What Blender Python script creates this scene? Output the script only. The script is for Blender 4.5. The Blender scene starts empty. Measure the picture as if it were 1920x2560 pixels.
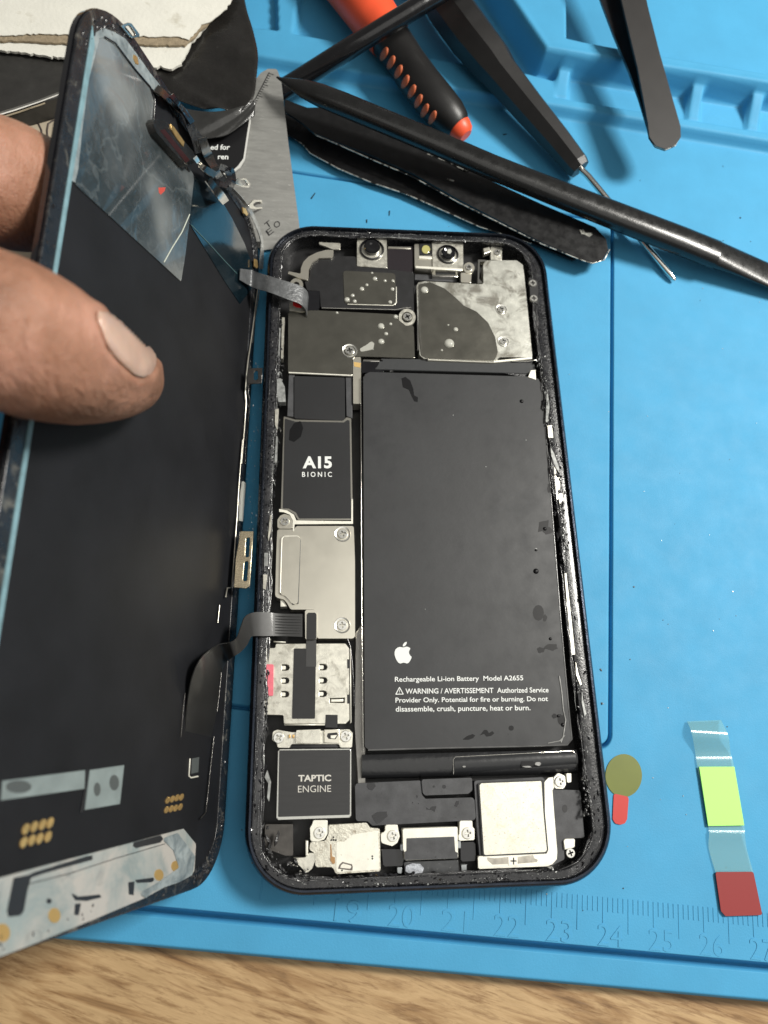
import bpy, bmesh, math, random
import numpy as np
from mathutils import Vector, Matrix, Euler
from mathutils.geometry import delaunay_2d_cdt
from mathutils.bvhtree import BVHTree
random.seed(7)
rng = np.random.default_rng(7)
S = bpy.context.scene
COL = S.collection
# ------------------------------------------------------------------ camera, light, exposure   (1 unit = 1 cm)
CAM = Vector((-2.54386, -5.09868, 16.32428)); FPX = 1923.0
cam = bpy.data.objects.new('camera', bpy.data.cameras.new('camera')); COL.objects.link(cam)
cam.location = CAM; cam.rotation_euler = (.320171, -.104126, -.023621)
cam.data.sensor_fit = 'VERTICAL'; cam.data.sensor_height = 36; cam.data.lens = FPX / 2560 * 36
cam.data.clip_start = .05; cam.data.clip_end = 500
cam.data.dof.use_dof = True; cam.data.dof.focus_distance = 15.9; cam.data.dof.aperture_fstop = .21
S.camera = cam
RC = Euler(cam.rotation_euler).to_matrix()
w = bpy.data.worlds.new("World"); S.world = w; w.use_nodes = True
w.node_tree.nodes['Background'].inputs[0].default_value = (1.0, .98, .93, 1)
w.node_tree.nodes['Background'].inputs[1].default_value = .17
def area(name, loc, target, size, power, col):
    l = bpy.data.lights.new(name, 'AREA'); l.energy = power; l.color = col; l.shape = 'RECTANGLE'; l.size, l.size_y = size
    o = bpy.data.objects.new(name, l); COL.objects.link(o); o.location = loc
    o.rotation_euler = (Vector(target) - Vector(loc)).to_track_quat('-Z', 'Y').to_euler(); return o
area('ceiling_lamp', (34, 12, 43), (0, 1, 0), (12, 12), 41000, (1, .97, .9))
area('ceiling_panel', (16, -14, 60), (6, -2, 0), (62, 62), 10500, (1, .98, .92))
S.view_settings.view_transform = 'Standard'; S.view_settings.look = 'None'; S.view_settings.exposure = 0
S.view_settings.gamma = 1
try: S.view_settings.use_curve_mapping = False
except Exception: pass
# ------------------------------------------------------------------ measuring: photograph pixels -> places on a plane of the table
def ray(u, v): return RC @ Vector(((u - 960) / FPX, -(v - 1280) / FPX, -1))
def P(u, v, z=0.):
    d = ray(u, v); return CAM + d * ((z - CAM.z) / d.z)
def depth(p): return -(RC.transposed() @ (Vector(p) - CAM)).z
def Z(x0, y0, w, rw=1659.):
    k = w / rw
    return lambda *a: [(x0 + p[0] * k, y0 + p[1] * k) for p in (a[0] if len(a) == 1 and isinstance(a[0], list) else a)]
def W(px, z): return [tuple(P(u, v, z)[:2]) for u, v in px]
src = lambda *a: list(a)
D1 = Z(0, 0, 1920)
A = Z(640, 540, 420); B = Z(980, 540, 420); Cc = Z(620, 760, 440); D = Z(620, 1260, 340); E_ = Z(600, 1560, 340)
F = Z(600, 1820, 360); G = Z(860, 1900, 340); H = Z(1140, 1860, 400); T2 = Z(860, 860, 560); BT = Z(960, 1580, 500)
R4 = Z(960, 640, 960); N4 = Z(560, 560, 240, 885); N5 = Z(560, 1100, 240, 885); N7 = Z(1300, 880, 260, 564)
Q1 = Z(0, 0, 960); Q2 = Z(960, 0, 960); TL = Z(0, 0, 400); TM = Z(560, 0, 640); TR = Z(1200, 0, 720); TW = Z(680, 160, 860)
LB = Z(0, 1880, 600); SM = Z(330, 200, 400); ST = Z(1500, 1780, 420); HN = Z(0, 300, 480, 1327); FX = Z(440, 1380, 260); LL = Z(440, 1500, 300, 948)
# screen plane (the lifted display), fitted to the photograph
def rotvec(v):
    v = Vector(v); return Matrix.Rotation(v.length, 3, v.normalized())
RS = rotvec((.02101252, 1.21610895, -.01794582)); OS = Vector((-5.09242, .16036, 3.49339))
def PS3(u, v, h=0.):
    d = ray(u, v); n = RS @ Vector((0, 0, 1)); o = OS + n * h
    return CAM + d * ((o - CAM).dot(n) / d.dot(n))
def PS(u, v, h=0.): return RS.transposed() @ (PS3(u, v, h) - OS)
def WS(px, h): return [tuple(PS(u, v, h)[:2]) for u, v in px]
# ------------------------------------------------------------------ materials
MATS = {}
def M(name, col, rough=.5, metal=0., var=0., vs=2., bump=0., bs=30., rv=0., coat=0., dirt=None, spec=.5, grain=0., sss=0., trans=0., alpha=1., stretch=None, scratch=0., dirt2=None):
    if name in MATS: return MATS[name]
    m = bpy.data.materials.new(name); m.use_nodes = True; nt = m.node_tree; N = nt.nodes; L = nt.links
    b = N['Principled BSDF']; b.inputs['Roughness'].default_value = rough; b.inputs['Metallic'].default_value = metal
    b.inputs['Specular IOR Level'].default_value = spec; b.inputs['Coat Weight'].default_value = coat; b.inputs['Coat Roughness'].default_value = .08
    if sss: b.inputs['Subsurface Weight'].default_value = sss; b.inputs['Subsurface Radius'].default_value = (.25, .1, .05); b.inputs['Subsurface Scale'].default_value = .6
    if trans: b.inputs['Transmission Weight'].default_value = trans
    b.inputs['Alpha'].default_value = alpha
    tc = N.new('ShaderNodeTexCoord'); mp = N.new('ShaderNodeMapping'); L.new(tc.outputs['Object'], mp.inputs[0])
    if stretch: mp.inputs['Scale'].default_value = stretch
    def noise(s, det=4, r=.55, dist=0.):
        n = N.new('ShaderNodeTexNoise'); n.inputs['Scale'].default_value = s; n.inputs['Detail'].default_value = det
        n.inputs['Roughness'].default_value = r; n.inputs['Distortion'].default_value = dist; L.new(mp.outputs[0], n.inputs['Vector']); return n.outputs['Fac']
    def rng_(src_, a, b_, c, d):
        r = N.new('ShaderNodeMapRange'); L.new(src_, r.inputs[0]); r.inputs[1].default_value = a; r.inputs[2].default_value = b_; r.inputs[3].default_value = c; r.inputs[4].default_value = d; return r.outputs[0]
    def mix(fac, a, b_):
        x = N.new('ShaderNodeMix'); x.data_type = 'RGBA'
        if isinstance(fac, (int, float)): x.inputs[0].default_value = fac
        else: L.new(fac, x.inputs[0])
        for i, v in ((6, a), (7, b_)):
            if isinstance(v, tuple): x.inputs[i].default_value = (*v[:3], 1)
            else: L.new(v, x.inputs[i])
        return x.outputs[2]
    c = tuple(col)
    if var:
        f = rng_(noise(vs), .3, .7, 0, 1); c = mix(f, tuple(x * (1 - var) for x in col), tuple(min(1, x * (1 + var)) for x in col))
    for i, dd in enumerate((dirt, dirt2)):
        if dd:
            dc, ds, lo, hi = dd; f = rng_(noise(ds, 6, .65, .6), lo, hi, 0, 1); c = mix(f, c, dc)
    if grain:
        f = rng_(noise(90, 2, .6), .3, .7, 1 - grain, 1 + grain)
        x = N.new('ShaderNodeVectorMath'); x.operation = 'SCALE'
        if isinstance(c, tuple): x.inputs[0].default_value = c
        else: L.new(c, x.inputs[0])
        L.new(f, x.inputs['Scale']); c = x.outputs[0]
    if isinstance(c, tuple): b.inputs['Base Color'].default_value = (*c, 1)
    else: L.new(c, b.inputs['Base Color'])
    if rv:
        L.new(rng_(noise(vs * 2.3, 5, .6), .3, .7, max(.02, rough - rv), min(1, rough + rv)), b.inputs['Roughness'])
    if bump or scratch:
        bp = N.new('ShaderNodeBump'); bp.inputs['Strength'].default_value = 1; bp.inputs['Distance'].default_value = max(bump, scratch)
        h = noise(bs, 5, .6)
        L.new(h, bp.inputs['Height']); L.new(bp.outputs[0], b.inputs['Normal'])
    MATS[name] = m; return m
BLUE = M('blue_silicone', (.066, .325, .56), .62, var=.05, vs=.8, bump=.004, bs=26, grain=.05, rv=.06, spec=.3)
BLUE2 = BLUE
PLATE = M('nickel_shield', (.8, .765, .66), .3, .9, var=.03, vs=1.2, bump=.0006, bs=70, rv=.02)
PLATED = M('stained_nickel', (.76, .74, .65), .36, .8, var=.12, vs=5, bump=.003, bs=50, rv=.1, dirt=((.36, .34, .28), 4, .5, .75), grain=.1)
PLATEW = M('bright_tin', (.88, .86, .76), .42, .35, var=.06, vs=6, bump=.002, bs=50, dirt=((.42, .38, .29), 24, .6, .78), grain=.05)
DARKM = M('olive_steel', (.3, .29, .25), .24, .95, var=.1, vs=1.4, bump=.0008, bs=8, rv=.03)
GREYM = M('corroded_shield', (.52, .52, .47), .42, .6, var=.2, vs=4, bump=.004, bs=30, dirt=((.22, .21, .18), 2.2, .48, .62), dirt2=((.72, .73, .7), 8, .62, .72), grain=.12)
CHROME = M('chrome', (.8, .78, .72), .14, 1, var=.05, bump=.001, bs=30)
SCREW = M('screw_steel', (.85, .84, .79), .25, .9, var=.1, vs=14)
BLK = M('black_plastic', (.012, .012, .013), .45, var=.3, vs=6, bump=.002, bs=60)
BLKM = M('matte_black_film', (.014, .0145, .016), .55, spec=.4, var=.14, vs=1.2, bump=.0012, bs=18, grain=.12)
BATT = M('battery_film', (.027, .028, .030), .5, spec=.45, var=.13, vs=.9, bump=.002, bs=4, grain=.1, rv=.08)
GREYP = M('dark_grey_plate', (.07, .071, .075), .55, .1, spec=.35, var=.22, vs=4, bump=.002, bs=40, grain=.16, dirt=((.02, .02, .02), 14, .66, .7))
GLOSS = M('gloss_black', (.008, .008, .010), .16, var=.2, bump=.006, bs=7, rv=.1, coat=.5)
RAIL = M('grimy_rail', (.015, .0155, .018), .24, 0, coat=.3, var=.4, vs=7, bump=.006, bs=26, rv=.14, dirt=((.2, .2, .2), 30, .7, .76), dirt2=((.045, .045, .047), 3, .5, .75))
FRAMEM = M('midnight_aluminium', (.035, .042, .058), .24, .85, var=.2, vs=3, bump=.003, bs=30, rv=.1)
TAPE = M('black_tape', (.02, .02, .021), .5, spec=.4, var=.1, vs=4)
PINK = M('pink_label', (.78, .17, .22), .6, var=.12, vs=9, dirt=((.6, .1, .14), 30, .6, .7))
WHITE = M('white_print', (.78, .8, .78), .55)
RED = M('red_plastic', (.75, .02, .02), .4)
GOLD = M('gold_contact', (.75, .5, .2), .32, .8, var=.2, vs=8)
GLUE = M('clear_glue', (.75, .75, .68), .12, 0, coat=.6, alpha=.55)
LENS = M('lens_black', (.003, .003, .004), .05, coat=1)
LENSY = M('lens_yellow', (.45, .42, .16), .12, coat=1)
RESB = M('adhesive_black', (.01, .01, .012), .2, var=.5, vs=12, coat=.6)
RESP = M('adhesive_pale', (.34, .35, .34), .3, .3, var=.4, vs=12)
# ------------------------------------------------------------------ object builders
def link(o, parent=None):
    COL.objects.link(o)
    if parent is not None: o.parent = parent
    return o
def meshobj(name, verts, faces, mats, parent=None, smooth=False, mi=None):
    me = bpy.data.meshes.new(name); me.from_pydata([tuple(v) for v in verts], [], faces)
    for m in (mats if isinstance(mats, (list, tuple)) else [mats]): me.materials.append(m)
    if mi is not None: me.polygons.foreach_set('material_index', mi)
    if smooth: me.polygons.foreach_set('use_smooth', [True] * len(me.polygons))
    me.update(); return link(bpy.data.objects.new(name, me), parent)
def bmobj(name, bm, mats, parent=None, smooth=None):
    me = bpy.data.meshes.new(name); bm.normal_update(); bm.to_mesh(me); bm.free()
    for m in (mats if isinstance(mats, (list, tuple)) else [mats]): me.materials.append(m)
    if smooth:
        me.polygons.foreach_set('use_smooth', [True] * len(me.polygons))
        if smooth < 3: me.set_sharp_from_angle(angle=smooth)
    return link(bpy.data.objects.new(name, me), parent)
def thing(name, label, cat, group=None, loc=(0, 0, 0)):
    o = bpy.data.objects.new(name, None); o.empty_display_size = .5; COL.objects.link(o); o.location = loc
    o['label'] = label; o['category'] = cat
    if group: o['group'] = group
    return o
def tag(o, label, cat, group=None):
    o['label'] = label; o['category'] = cat
    if group: o['group'] = group
    return o
def ccw(p):
    a = sum(p[i][0] * p[(i + 1) % len(p)][1] - p[(i + 1) % len(p)][0] * p[i][1] for i in range(len(p)))
    return list(p) if a > 0 else list(reversed(p))
def fillet(p, r, n=5):
    p = ccw(p); N = len(p); out = []
    rr = r if isinstance(r, (list, tuple)) else [r] * N
    for i in range(N):
        a, b, c = Vector(p[i - 1]), Vector(p[i]), Vector(p[(i + 1) % N]); u, v = (a - b), (c - b)
        lu, lv = u.length, v.length
        if lu < 1e-6 or lv < 1e-6: continue
        u /= lu; v /= lv; ang = u.angle(v) if (u - v).length > 1e-6 else math.pi
        if rr[i] <= 0 or ang > 2.95: out.append(tuple(b)); continue
        t = min(rr[i] / math.tan(ang / 2), .48 * lu, .48 * lv); R = t * math.tan(ang / 2)
        s, e = b + u * t, b + v * t; m = (u + v).normalized(); cc = b + m * (R / math.sin(ang / 2))
        a0 = math.atan2(s.y - cc.y, s.x - cc.x); a1 = math.atan2(e.y - cc.y, e.x - cc.x); d = (a1 - a0 + math.pi) % (2 * math.pi) - math.pi
        for k in range(n + 1):
            th = a0 + d * k / n; out.append((cc.x + R * math.cos(th), cc.y + R * math.sin(th)))
    return out
def clean(p, eps=1e-4):
    out = []
    for q in p:
        if not out or (abs(q[0] - out[-1][0]) + abs(q[1] - out[-1][1])) > eps: out.append(q)
    if len(out) > 1 and abs(out[0][0] - out[-1][0]) + abs(out[0][1] - out[-1][1]) < eps: out.pop()
    return out
def prism_bm(bm, poly, z0, z1, bev=.012, seg=2, zf=None, mi=0):
    poly = clean(ccw(poly))
    zt = (lambda x, y: z1) if zf is None else (lambda x, y: z1 + zf(x, y))
    zb = (lambda x, y: z0) if zf is None else (lambda x, y: z0 + zf(x, y))
    bot = [bm.verts.new((x, y, zb(x, y))) for x, y in poly]; top = [bm.verts.new((x, y, zt(x, y))) for x, y in poly]
    n = len(poly); f = [bm.faces.new(top), bm.faces.new(bot[::-1])]
    for i in range(n): f.append(bm.faces.new((bot[i], bot[(i + 1) % n], top[(i + 1) % n], top[i])))
    for q in f: q.material_index = mi
    if bev > 0:
        te = [e for e in bm.edges if e.verts[0] in set(top) and e.verts[1] in set(top)] if n < 200 else []
        te = [e for e in te if f[0] in e.link_faces]
        try: bmesh.ops.bevel(bm, geom=te, offset=min(bev, (z1 - z0) * .49), segments=seg, affect='EDGES', profile=.5, clamp_overlap=True)
        except Exception: pass
def prism(name, poly, z0, z1, mat, parent=None, r=0., bev=.012, seg=2, zf=None):
    bm = bmesh.new(); prism_bm(bm, fillet(poly, r) if r else poly, z0, z1, bev, seg, zf)
    o = bmobj(name, bm, mat, parent, smooth=.6)
    big = max(p.area for p in o.data.polygons)
    for p in o.data.polygons:
        if p.area > big * .3 or len(p.vertices) > 6: p.use_smooth = False
    return o
def pp(name, px, z0, z1, mat, parent=None, r=0., bev=.012, seg=2):          # a plate of the phone, outline measured at its own height
    return prism(name, W(px, z1), z0, z1, mat, parent, r, bev, seg)
def ps(name, px, h0, h1, mat, parent=None, r=0., bev=.006):                 # the same on the lifted screen
    return prism(name, WS(px, h1), h0, h1, mat, parent, r, bev)
def curve_solid(name, outlines, z0, z1, mat, parent=None, bev=0.):          # plate with holes
    cu = bpy.data.curves.new(name, 'CURVE'); cu.dimensions = '2D'; cu.fill_mode = 'BOTH'
    for ol in outlines:
        sp = cu.splines.new('POLY'); sp.points.add(len(ol) - 1); sp.use_cyclic_u = True
        for i, (x, y) in enumerate(ol): sp.points[i].co = (x, y, 0, 1)
    cu.extrude = (z1 - z0) / 2 - bev; cu.bevel_depth = bev; cu.bevel_resolution = 1; cu.offset = -bev
    t = bpy.data.objects.new('t', cu); COL.objects.link(t); dg = bpy.context.evaluated_depsgraph_get(); dg.update()
    me = bpy.data.meshes.new_from_object(t.evaluated_get(dg)); bpy.data.objects.remove(t); me.name = name
    me.transform(Matrix.Translation((0, 0, (z0 + z1) / 2))); me.materials.clear(); me.materials.append(mat)
    return link(bpy.data.objects.new(name, me), parent)
def text_mesh(body, bold=0.):
    cu = bpy.data.curves.new('txt', 'FONT'); cu.body = body; cu.size = 1; cu.offset = bold; cu.extrude = .01; cu.resolution_u = 3
    t = bpy.data.objects.new('t', cu); COL.objects.link(t); dg = bpy.context.evaluated_depsgraph_get(); dg.update()
    me = bpy.data.meshes.new_from_object(t.evaluated_get(dg)); bpy.data.objects.remove(t); return me
def text(name, body, o, ex, ey, z, mat, parent=None, bold=0., th=.004):
    """text whose box runs from point o along vector ex (whole width) and ey (cap height), on plane z"""
    me = text_mesh(body, bold); me.name = name
    n = len(me.vertices); co = np.zeros(n * 3); me.vertices.foreach_get('co', co); co = co.reshape(-1, 3)
    x0, x1 = co[:, 0].min(), co[:, 0].max(); u = (co[:, 0] - x0) / (x1 - x0); v = co[:, 1] / .729
    zz = np.where(co[:, 2] > 0, z + th, z)
    out = np.stack([o[0] + ex[0] * u + ey[0] * v, o[1] + ex[1] * u + ey[1] * v, zz], 1)
    me.vertices.foreach_set('co', out.ravel()); me.materials.clear(); me.materials.append(mat); me.update()
    return link(bpy.data.objects.new(name, me), parent)
def text_px(name, body, a, b, top, z, mat, parent, bold=0.):       # a,b baseline ends in px, top = px above a at cap height
    pa, pb, pt = P(*a, z), P(*b, z), P(*top, z)
    return text(name, body, pa, pb - pa, pt - pa, z, mat, parent, bold)
def circle(c, r, n=28, ry=None, ph=0.): return [(c[0] + r * math.cos(ph + 2 * math.pi * i / n), c[1] + (ry or r) * math.sin(ph + 2 * math.pi * i / n)) for i in range(n)]
def lathe(bm, c, prof, n=28, mi=0, cap=True):       # prof: list (r,z) ; rises round a vertical axis through c
    rings = [[bm.verts.new((c[0] + r * math.cos(2 * math.pi * i / n), c[1] + r * math.sin(2 * math.pi * i / n), z)) for i in range(n)] for r, z in prof]
    for a, b in zip(rings, rings[1:]):
        for i in range(n): bm.faces.new((a[i], a[(i + 1) % n], b[(i + 1) % n], b[i])).material_index = mi
    if cap: bm.faces.new(rings[-1]).material_index = mi; bm.faces.new(rings[0][::-1]).material_index = mi
def loft(secs, n=20, power=2., up=(0, 0, 1)):       # secs: (centre, half width, half height)
    C = [Vector(s[0]) for s in secs]; V = []; Fc = []
    for i, s in enumerate(secs):
        t = (C[min(i + 1, len(C) - 1)] - C[max(i - 1, 0)]).normalized(); side = t.cross(Vector(up)).normalized(); u = side.cross(t).normalized()
        for k in range(n):
            a = 2 * math.pi * (k + .5) / n; ca, sa = math.cos(a), math.sin(a)
            x = math.copysign(abs(ca) ** (2 / power), ca) * s[1]; y = math.copysign(abs(sa) ** (2 / power), sa) * s[2]
            V.append(C[i] + side * x + u * y)
    for i in range(len(secs) - 1):
        for k in range(n):
            a, b = i * n + k, i * n + (k + 1) % n; Fc.append((a, b, b + n, a + n))
    Fc.append(tuple(range(n))[::-1]); Fc.append(tuple(range((len(secs) - 1) * n, len(secs) * n)))
    return V, Fc
def loftobj(name, secs, mat, parent=None, n=20, power=2., sharp=.7):
    V, Fc = loft(secs, n, power); o = meshobj(name, V, Fc, mat, parent, smooth=True); o.data.set_sharp_from_angle(angle=sharp)
    bm = bmesh.new(); bm.from_mesh(o.data); bmesh.ops.recalc_face_normals(bm, faces=bm.faces); bm.to_mesh(o.data); bm.free(); return o
def ribbon(name, pairs, mat, parent=None, th=.02, sub=4, smooth=True):       # pairs of 3-D points
    Lp = [Vector(a) for a, b in pairs]; Rp = [Vector(b) for a, b in pairs]
    def cr(p):
        out = []
        for i in range(len(p) - 1):
            a, b, c, d = p[max(i - 1, 0)], p[i], p[i + 1], p[min(i + 2, len(p) - 1)]
            for k in range(sub):
                t = k / sub; out.append(.5 * ((2 * b) + (c - a) * t + (2 * a - 5 * b + 4 * c - d) * t * t + (3 * b - a - 3 * c + d) * t ** 3))
        out.append(p[-1]); return out
    Lp, Rp = cr(Lp), cr(Rp); V = []; Fc = []
    for i in range(len(Lp)):
        t = (Lp[min(i + 1, len(Lp) - 1)] - Lp[max(i - 1, 0)]); nn = t.cross(Rp[i] - Lp[i]); nn = nn.normalized() if nn.length > 1e-9 else Vector((0, 0, 1))
        V += [Lp[i], Rp[i], Rp[i] + nn * -th, Lp[i] + nn * -th]
    for i in range(len(Lp) - 1):
        a = 4 * i
        for k in range(4): Fc.append((a + k, a + (k + 1) % 4, a + 4 + (k + 1) % 4, a + 4 + k))
    Fc.append((3, 2, 1, 0)); q = 4 * (len(Lp) - 1); Fc.append((q, q + 1, q + 2, q + 3))
    o = meshobj(name, V, Fc, mat, parent, smooth=smooth); o.data.set_sharp_from_angle(angle=.8)
    bm = bmesh.new(); bm.from_mesh(o.data); bmesh.ops.recalc_face_normals(bm, faces=bm.faces); bm.to_mesh(o.data); bm.free(); return o
def tube(name, pts, r, mat, parent=None, n=8):
    secs = [(p, r, r) for p in pts]; return loftobj(name, secs, mat, parent, n=n, sharp=1.2)
def patch(name, px, hit, mat, parent=None, off=.02, step=8., th=.03, edge=.012):      # a sheet that lies on a curved body (finger nail, rubber inlay)
    import itertools
    xs = [p[0] for p in px]; ys = [p[1] for p in px]; pts = [Vector(p) for p in px]; nb = len(pts)
    def inside(x, y):
        c = False
        for i in range(nb):
            a, b = pts[i], pts[(i + 1) % nb]
            if (a.y > y) != (b.y > y) and x < (b.x - a.x) * (y - a.y) / (b.y - a.y) + a.x: c = not c
        return c
    g = []
    y = min(ys) + step / 2
    while y < max(ys):
        x = min(xs) + step / 2
        while x < max(xs):
            if inside(x, y) and min((Vector((x, y)) - p).length for p in pts) > step * .5: g.append(Vector((x, y)))
            x += step
        y += step
    r = delaunay_2d_cdt(pts + g, [(i, (i + 1) % nb) for i in range(nb)], [list(range(nb))], 1, 1e-4)
    V = []
    for i, q in enumerate(r[0]):
        d = ray(q.x, q.y); loc, nor, _, _ = hit.ray_cast(CAM, d.normalized())
        if loc is None: loc, nor, _, _ = hit.find_nearest(CAM + d * 12)
        de = min((q - (a + (b - a) * max(0, min(1, (q - a).dot(b - a) / max(1e-9, (b - a).length_squared))))).length for a, b in zip(pts, pts[1:] + pts[:1]))
        V.append(loc + nor * (off * min(1, .25 + de / (step * 1.6))))
    Fc = [tuple(f) for f in r[2]]
    o = meshobj(name, V, Fc, mat, parent, smooth=True)
    md = o.modifiers.new('t', 'SOLIDIFY'); md.thickness = th; md.offset = -1
    return o
# ------------------------------------------------------------------ table
def wood():
    m = bpy.data.materials.new('wood_grain'); m.use_nodes = True; nt = m.node_tree; N = nt.nodes; L = nt.links; b = N['Principled BSDF']
    b.inputs['Roughness'].default_value = .5
    tc = N.new('ShaderNodeTexCoord'); mp = N.new('ShaderNodeMapping'); L.new(tc.outputs['Object'], mp.inputs[0])
    mp.inputs['Rotation'].default_value = (0, 0, math.radians(20)); mp.inputs['Scale'].default_value = (.22, 1.5, 1); mp.vector_type = 'TEXTURE'; mp.inputs['Rotation'].default_value = (0, 0, math.radians(-19)); mp.inputs['Scale'].default_value = (5, .75, 1)
    def ns(s, d, r, di=0.):
        n = N.new('ShaderNodeTexNoise'); n.inputs['Scale'].default_value = s; n.inputs['Detail'].default_value = d; n.inputs['Roughness'].default_value = r
        n.inputs['Distortion'].default_value = di; L.new(mp.outputs[0], n.inputs['Vector']); return n.outputs['Fac']
    def ramp(f, st):
        r = N.new('ShaderNodeValToRGB'); L.new(f, r.inputs[0]); e = r.color_ramp.elements
        while len(e) < len(st): e.new(.5)
        for q, (p, c) in zip(e, st): q.position = p; q.color = (*c, 1)
        return r.outputs[0]
    c1 = ramp(ns(1.5, 5, .55, 1.2), [(.32, (.15, .08, .032)), (.43, (.33, .195, .085)), (.55, (.5, .335, .17)), (.7, (.4, .26, .125))])
    fine = ramp(ns(7, 6, .7, .4), [(.34, (.5, .42, .34)), (.5, (1, 1, 1))])
    streak = ramp(ns(3.1, 3, .5, .8), [(.6, (1, 1, 1)), (.72, (.5, .4, .31))])
    x = N.new('ShaderNodeMix'); x.data_type = 'RGBA'; x.blend_type = 'MULTIPLY'; x.inputs[0].default_value = .8; L.new(c1, x.inputs[6]); L.new(fine, x.inputs[7])
    y = N.new('ShaderNodeMix'); y.data_type = 'RGBA'; y.blend_type = 'MULTIPLY'; y.inputs[0].default_value = .75; L.new(x.outputs[2], y.inputs[6]); L.new(streak, y.inputs[7])
    L.new(y.outputs[2], b.inputs['Base Color'])
    bp = N.new('ShaderNodeBump'); bp.inputs['Distance'].default_value = .01; L.new(ns(9, 4, .6), bp.inputs['Height']); L.new(bp.outputs[0], b.inputs['Normal']); return m
WOODZ = -.46
tb = prism('table_top', [(-34, -30), (34, -30), (34, 34), (-34, 34)], WOODZ - 2, WOODZ, wood(), bev=.1)
tb['kind'] = 'structure'
# ------------------------------------------------------------------ silicone repair mat (height field with grooves, rims and trays)
mat_root = thing('repair_mat', 'bright blue silicone repair mat with ruler marks and moulded trays, on the wooden table', 'repair mat')
MA = math.radians(-7.1); MO = Vector((0, -8.865)); mx = Vector((math.cos(MA), math.sin(MA))); my = Vector((-mx.y, mx.x))
def ML(u, v, z=0.): p = P(u, v, z); q = Vector((p.x, p.y)) - MO; return (q.dot(mx), q.dot(my))
def MW(s, t): return (MO.x + mx.x * s + my.x * t, MO.y + mx.y * s + my.y * t)
def sdpoly(pts, X, Y):
    d = np.full(X.shape, 1e9); inside = np.zeros(X.shape, bool); n = len(pts)
    for i in range(n):
        ax, ay = pts[i]; bx, by = pts[(i + 1) % n]; ex, ey = bx - ax, by - ay
        t = np.clip(((X - ax) * ex + (Y - ay) * ey) / (ex * ex + ey * ey + 1e-12), 0, 1)
        d = np.minimum(d, (X - ax - ex * t) ** 2 + (Y - ay - ey * t) ** 2)
        c = ((ay > Y) != (by > Y)) & (X < ex * (Y - ay) / (ey if abs(ey) > 1e-12 else 1e-12) + ax); inside ^= c
    return np.where(inside, -1, 1) * np.sqrt(d)
def sstep(a, b, x): t = np.clip((x - a) / (b - a), 0, 1); return t * t * (3 - 2 * t)
tg = (ML(324, 2273)[1] + ML(960, 2330)[1] + ML(1920, 2423)[1]) / 3
pT = [ML(640, 408), ML(729, 420), ML(960, 457), ML(1518, 562)]; pR = [ML(1518, 562), ML(1530, 1280), ML(1539, 1872)]
sR = (pR[0][0] + pR[1][0] + pR[2][0]) / 3; tT = (pT[1][1] + pT[3][1]) / 2; tB = pR[2][1]
tRim = (ML(645, 137, .3)[1] + ML(1365, 256, .3)[1] + ML(1920, 347, .3)[1]) / 3
def dens(lo, hi, base, fine):
    out = [lo]
    while out[-1] < hi:
        x = out[-1]; st = base
        for a, b, s_ in fine:
            if a <= x <= b: st = min(st, s_)
        out.append(x + st)
    return np.array(out)
sx = dens(-17., 14.5, .07, [(sR - .2, sR + .2, .016), (-8, 14.5, .06)])
ty = dens(0, 27.5, .08, [(0, .12, .02), (tg - .22, tg + .22, .016), (tB - .25, tB + .6, .022), (tT - .2, tT + .2, .02), (tRim - .3, 27.5, .045)])
X, Y = np.meshgrid(sx, ty)
hgt = np.zeros(X.shape)
hgt -= .37 * (1 - sstep(.068, .09, np.abs(Y - tg)))
hgt -= .06 * sstep(tg + .02, tg - .06, Y)
hgt -= .1 * (1 - sstep(0, .09, Y)) ** 2
rrp = fillet([(-6.2, tB), (sR, tB), (sR, tT), (-6.2, tT)], .28, 8)
sd = sdpoly(rrp, X, Y); hgt -= .26 * np.exp(-(sd / .034) ** 4) ; hgt += .02 * sstep(.0, -.1, sd)
hgt += .3 * sstep(tRim - .2, tRim, Y)
PZ = .95
Al = [ML(1365, 121, PZ), ML(1920, 208, PZ), ML(2400, 285, PZ)]; dg1 = ML(1270, -20, PZ); dd = (dg1[0] - Al[0][0], dg1[1] - Al[0][1])
plat = [Al[0], Al[1], Al[2], (30, 45), (Al[0][0] + dd[0] * 6, Al[0][1] + dd[1] * 6)]
slotp = [(ML(1383, 250)[0], tRim + .26), (30, tRim + .26), (30, Al[1][1] + .2), (ML(1395, 240)[0], Al[0][1] - .05)]
hgt -= .12 * sstep(.04, -.04, sdpoly(slotp, X, Y))
R1 = [ML(*p) for p in [(-200, -250), (690, -60), (694, 98), (640, 92), (-200, 40)]]
hgt -= .3 * sstep(.03, -.05, sdpoly(R1, X, Y)) * sstep(tRim, tRim + .1, Y)
R2 = [ML(*p) for p in [(770, -250), (752, 0), (738, 104), (1100, 168), (1290, 197), (1386, 222), (1386, -300)]]
hgt -= .3 * sstep(.1, -.1, sdpoly(R2, X, Y))
sp = sdpoly(plat, X, Y); pf = sstep(.16, -.03, sp); hgt = hgt * (1 - pf) + PZ * pf
R3 = [ML(*p, PZ) for p in [(1413, -300), (1413, 97), (1512, 117), (1925, 187), (2500, 285), (2500, -300)]]
hgt -= .55 * sstep(.0, -.22, sdpoly(R3, X, Y))
lipl = np.abs(sp + .1); hgt += .02 * np.exp(-(lipl / .06) ** 2) * (sp < .05)
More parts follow.
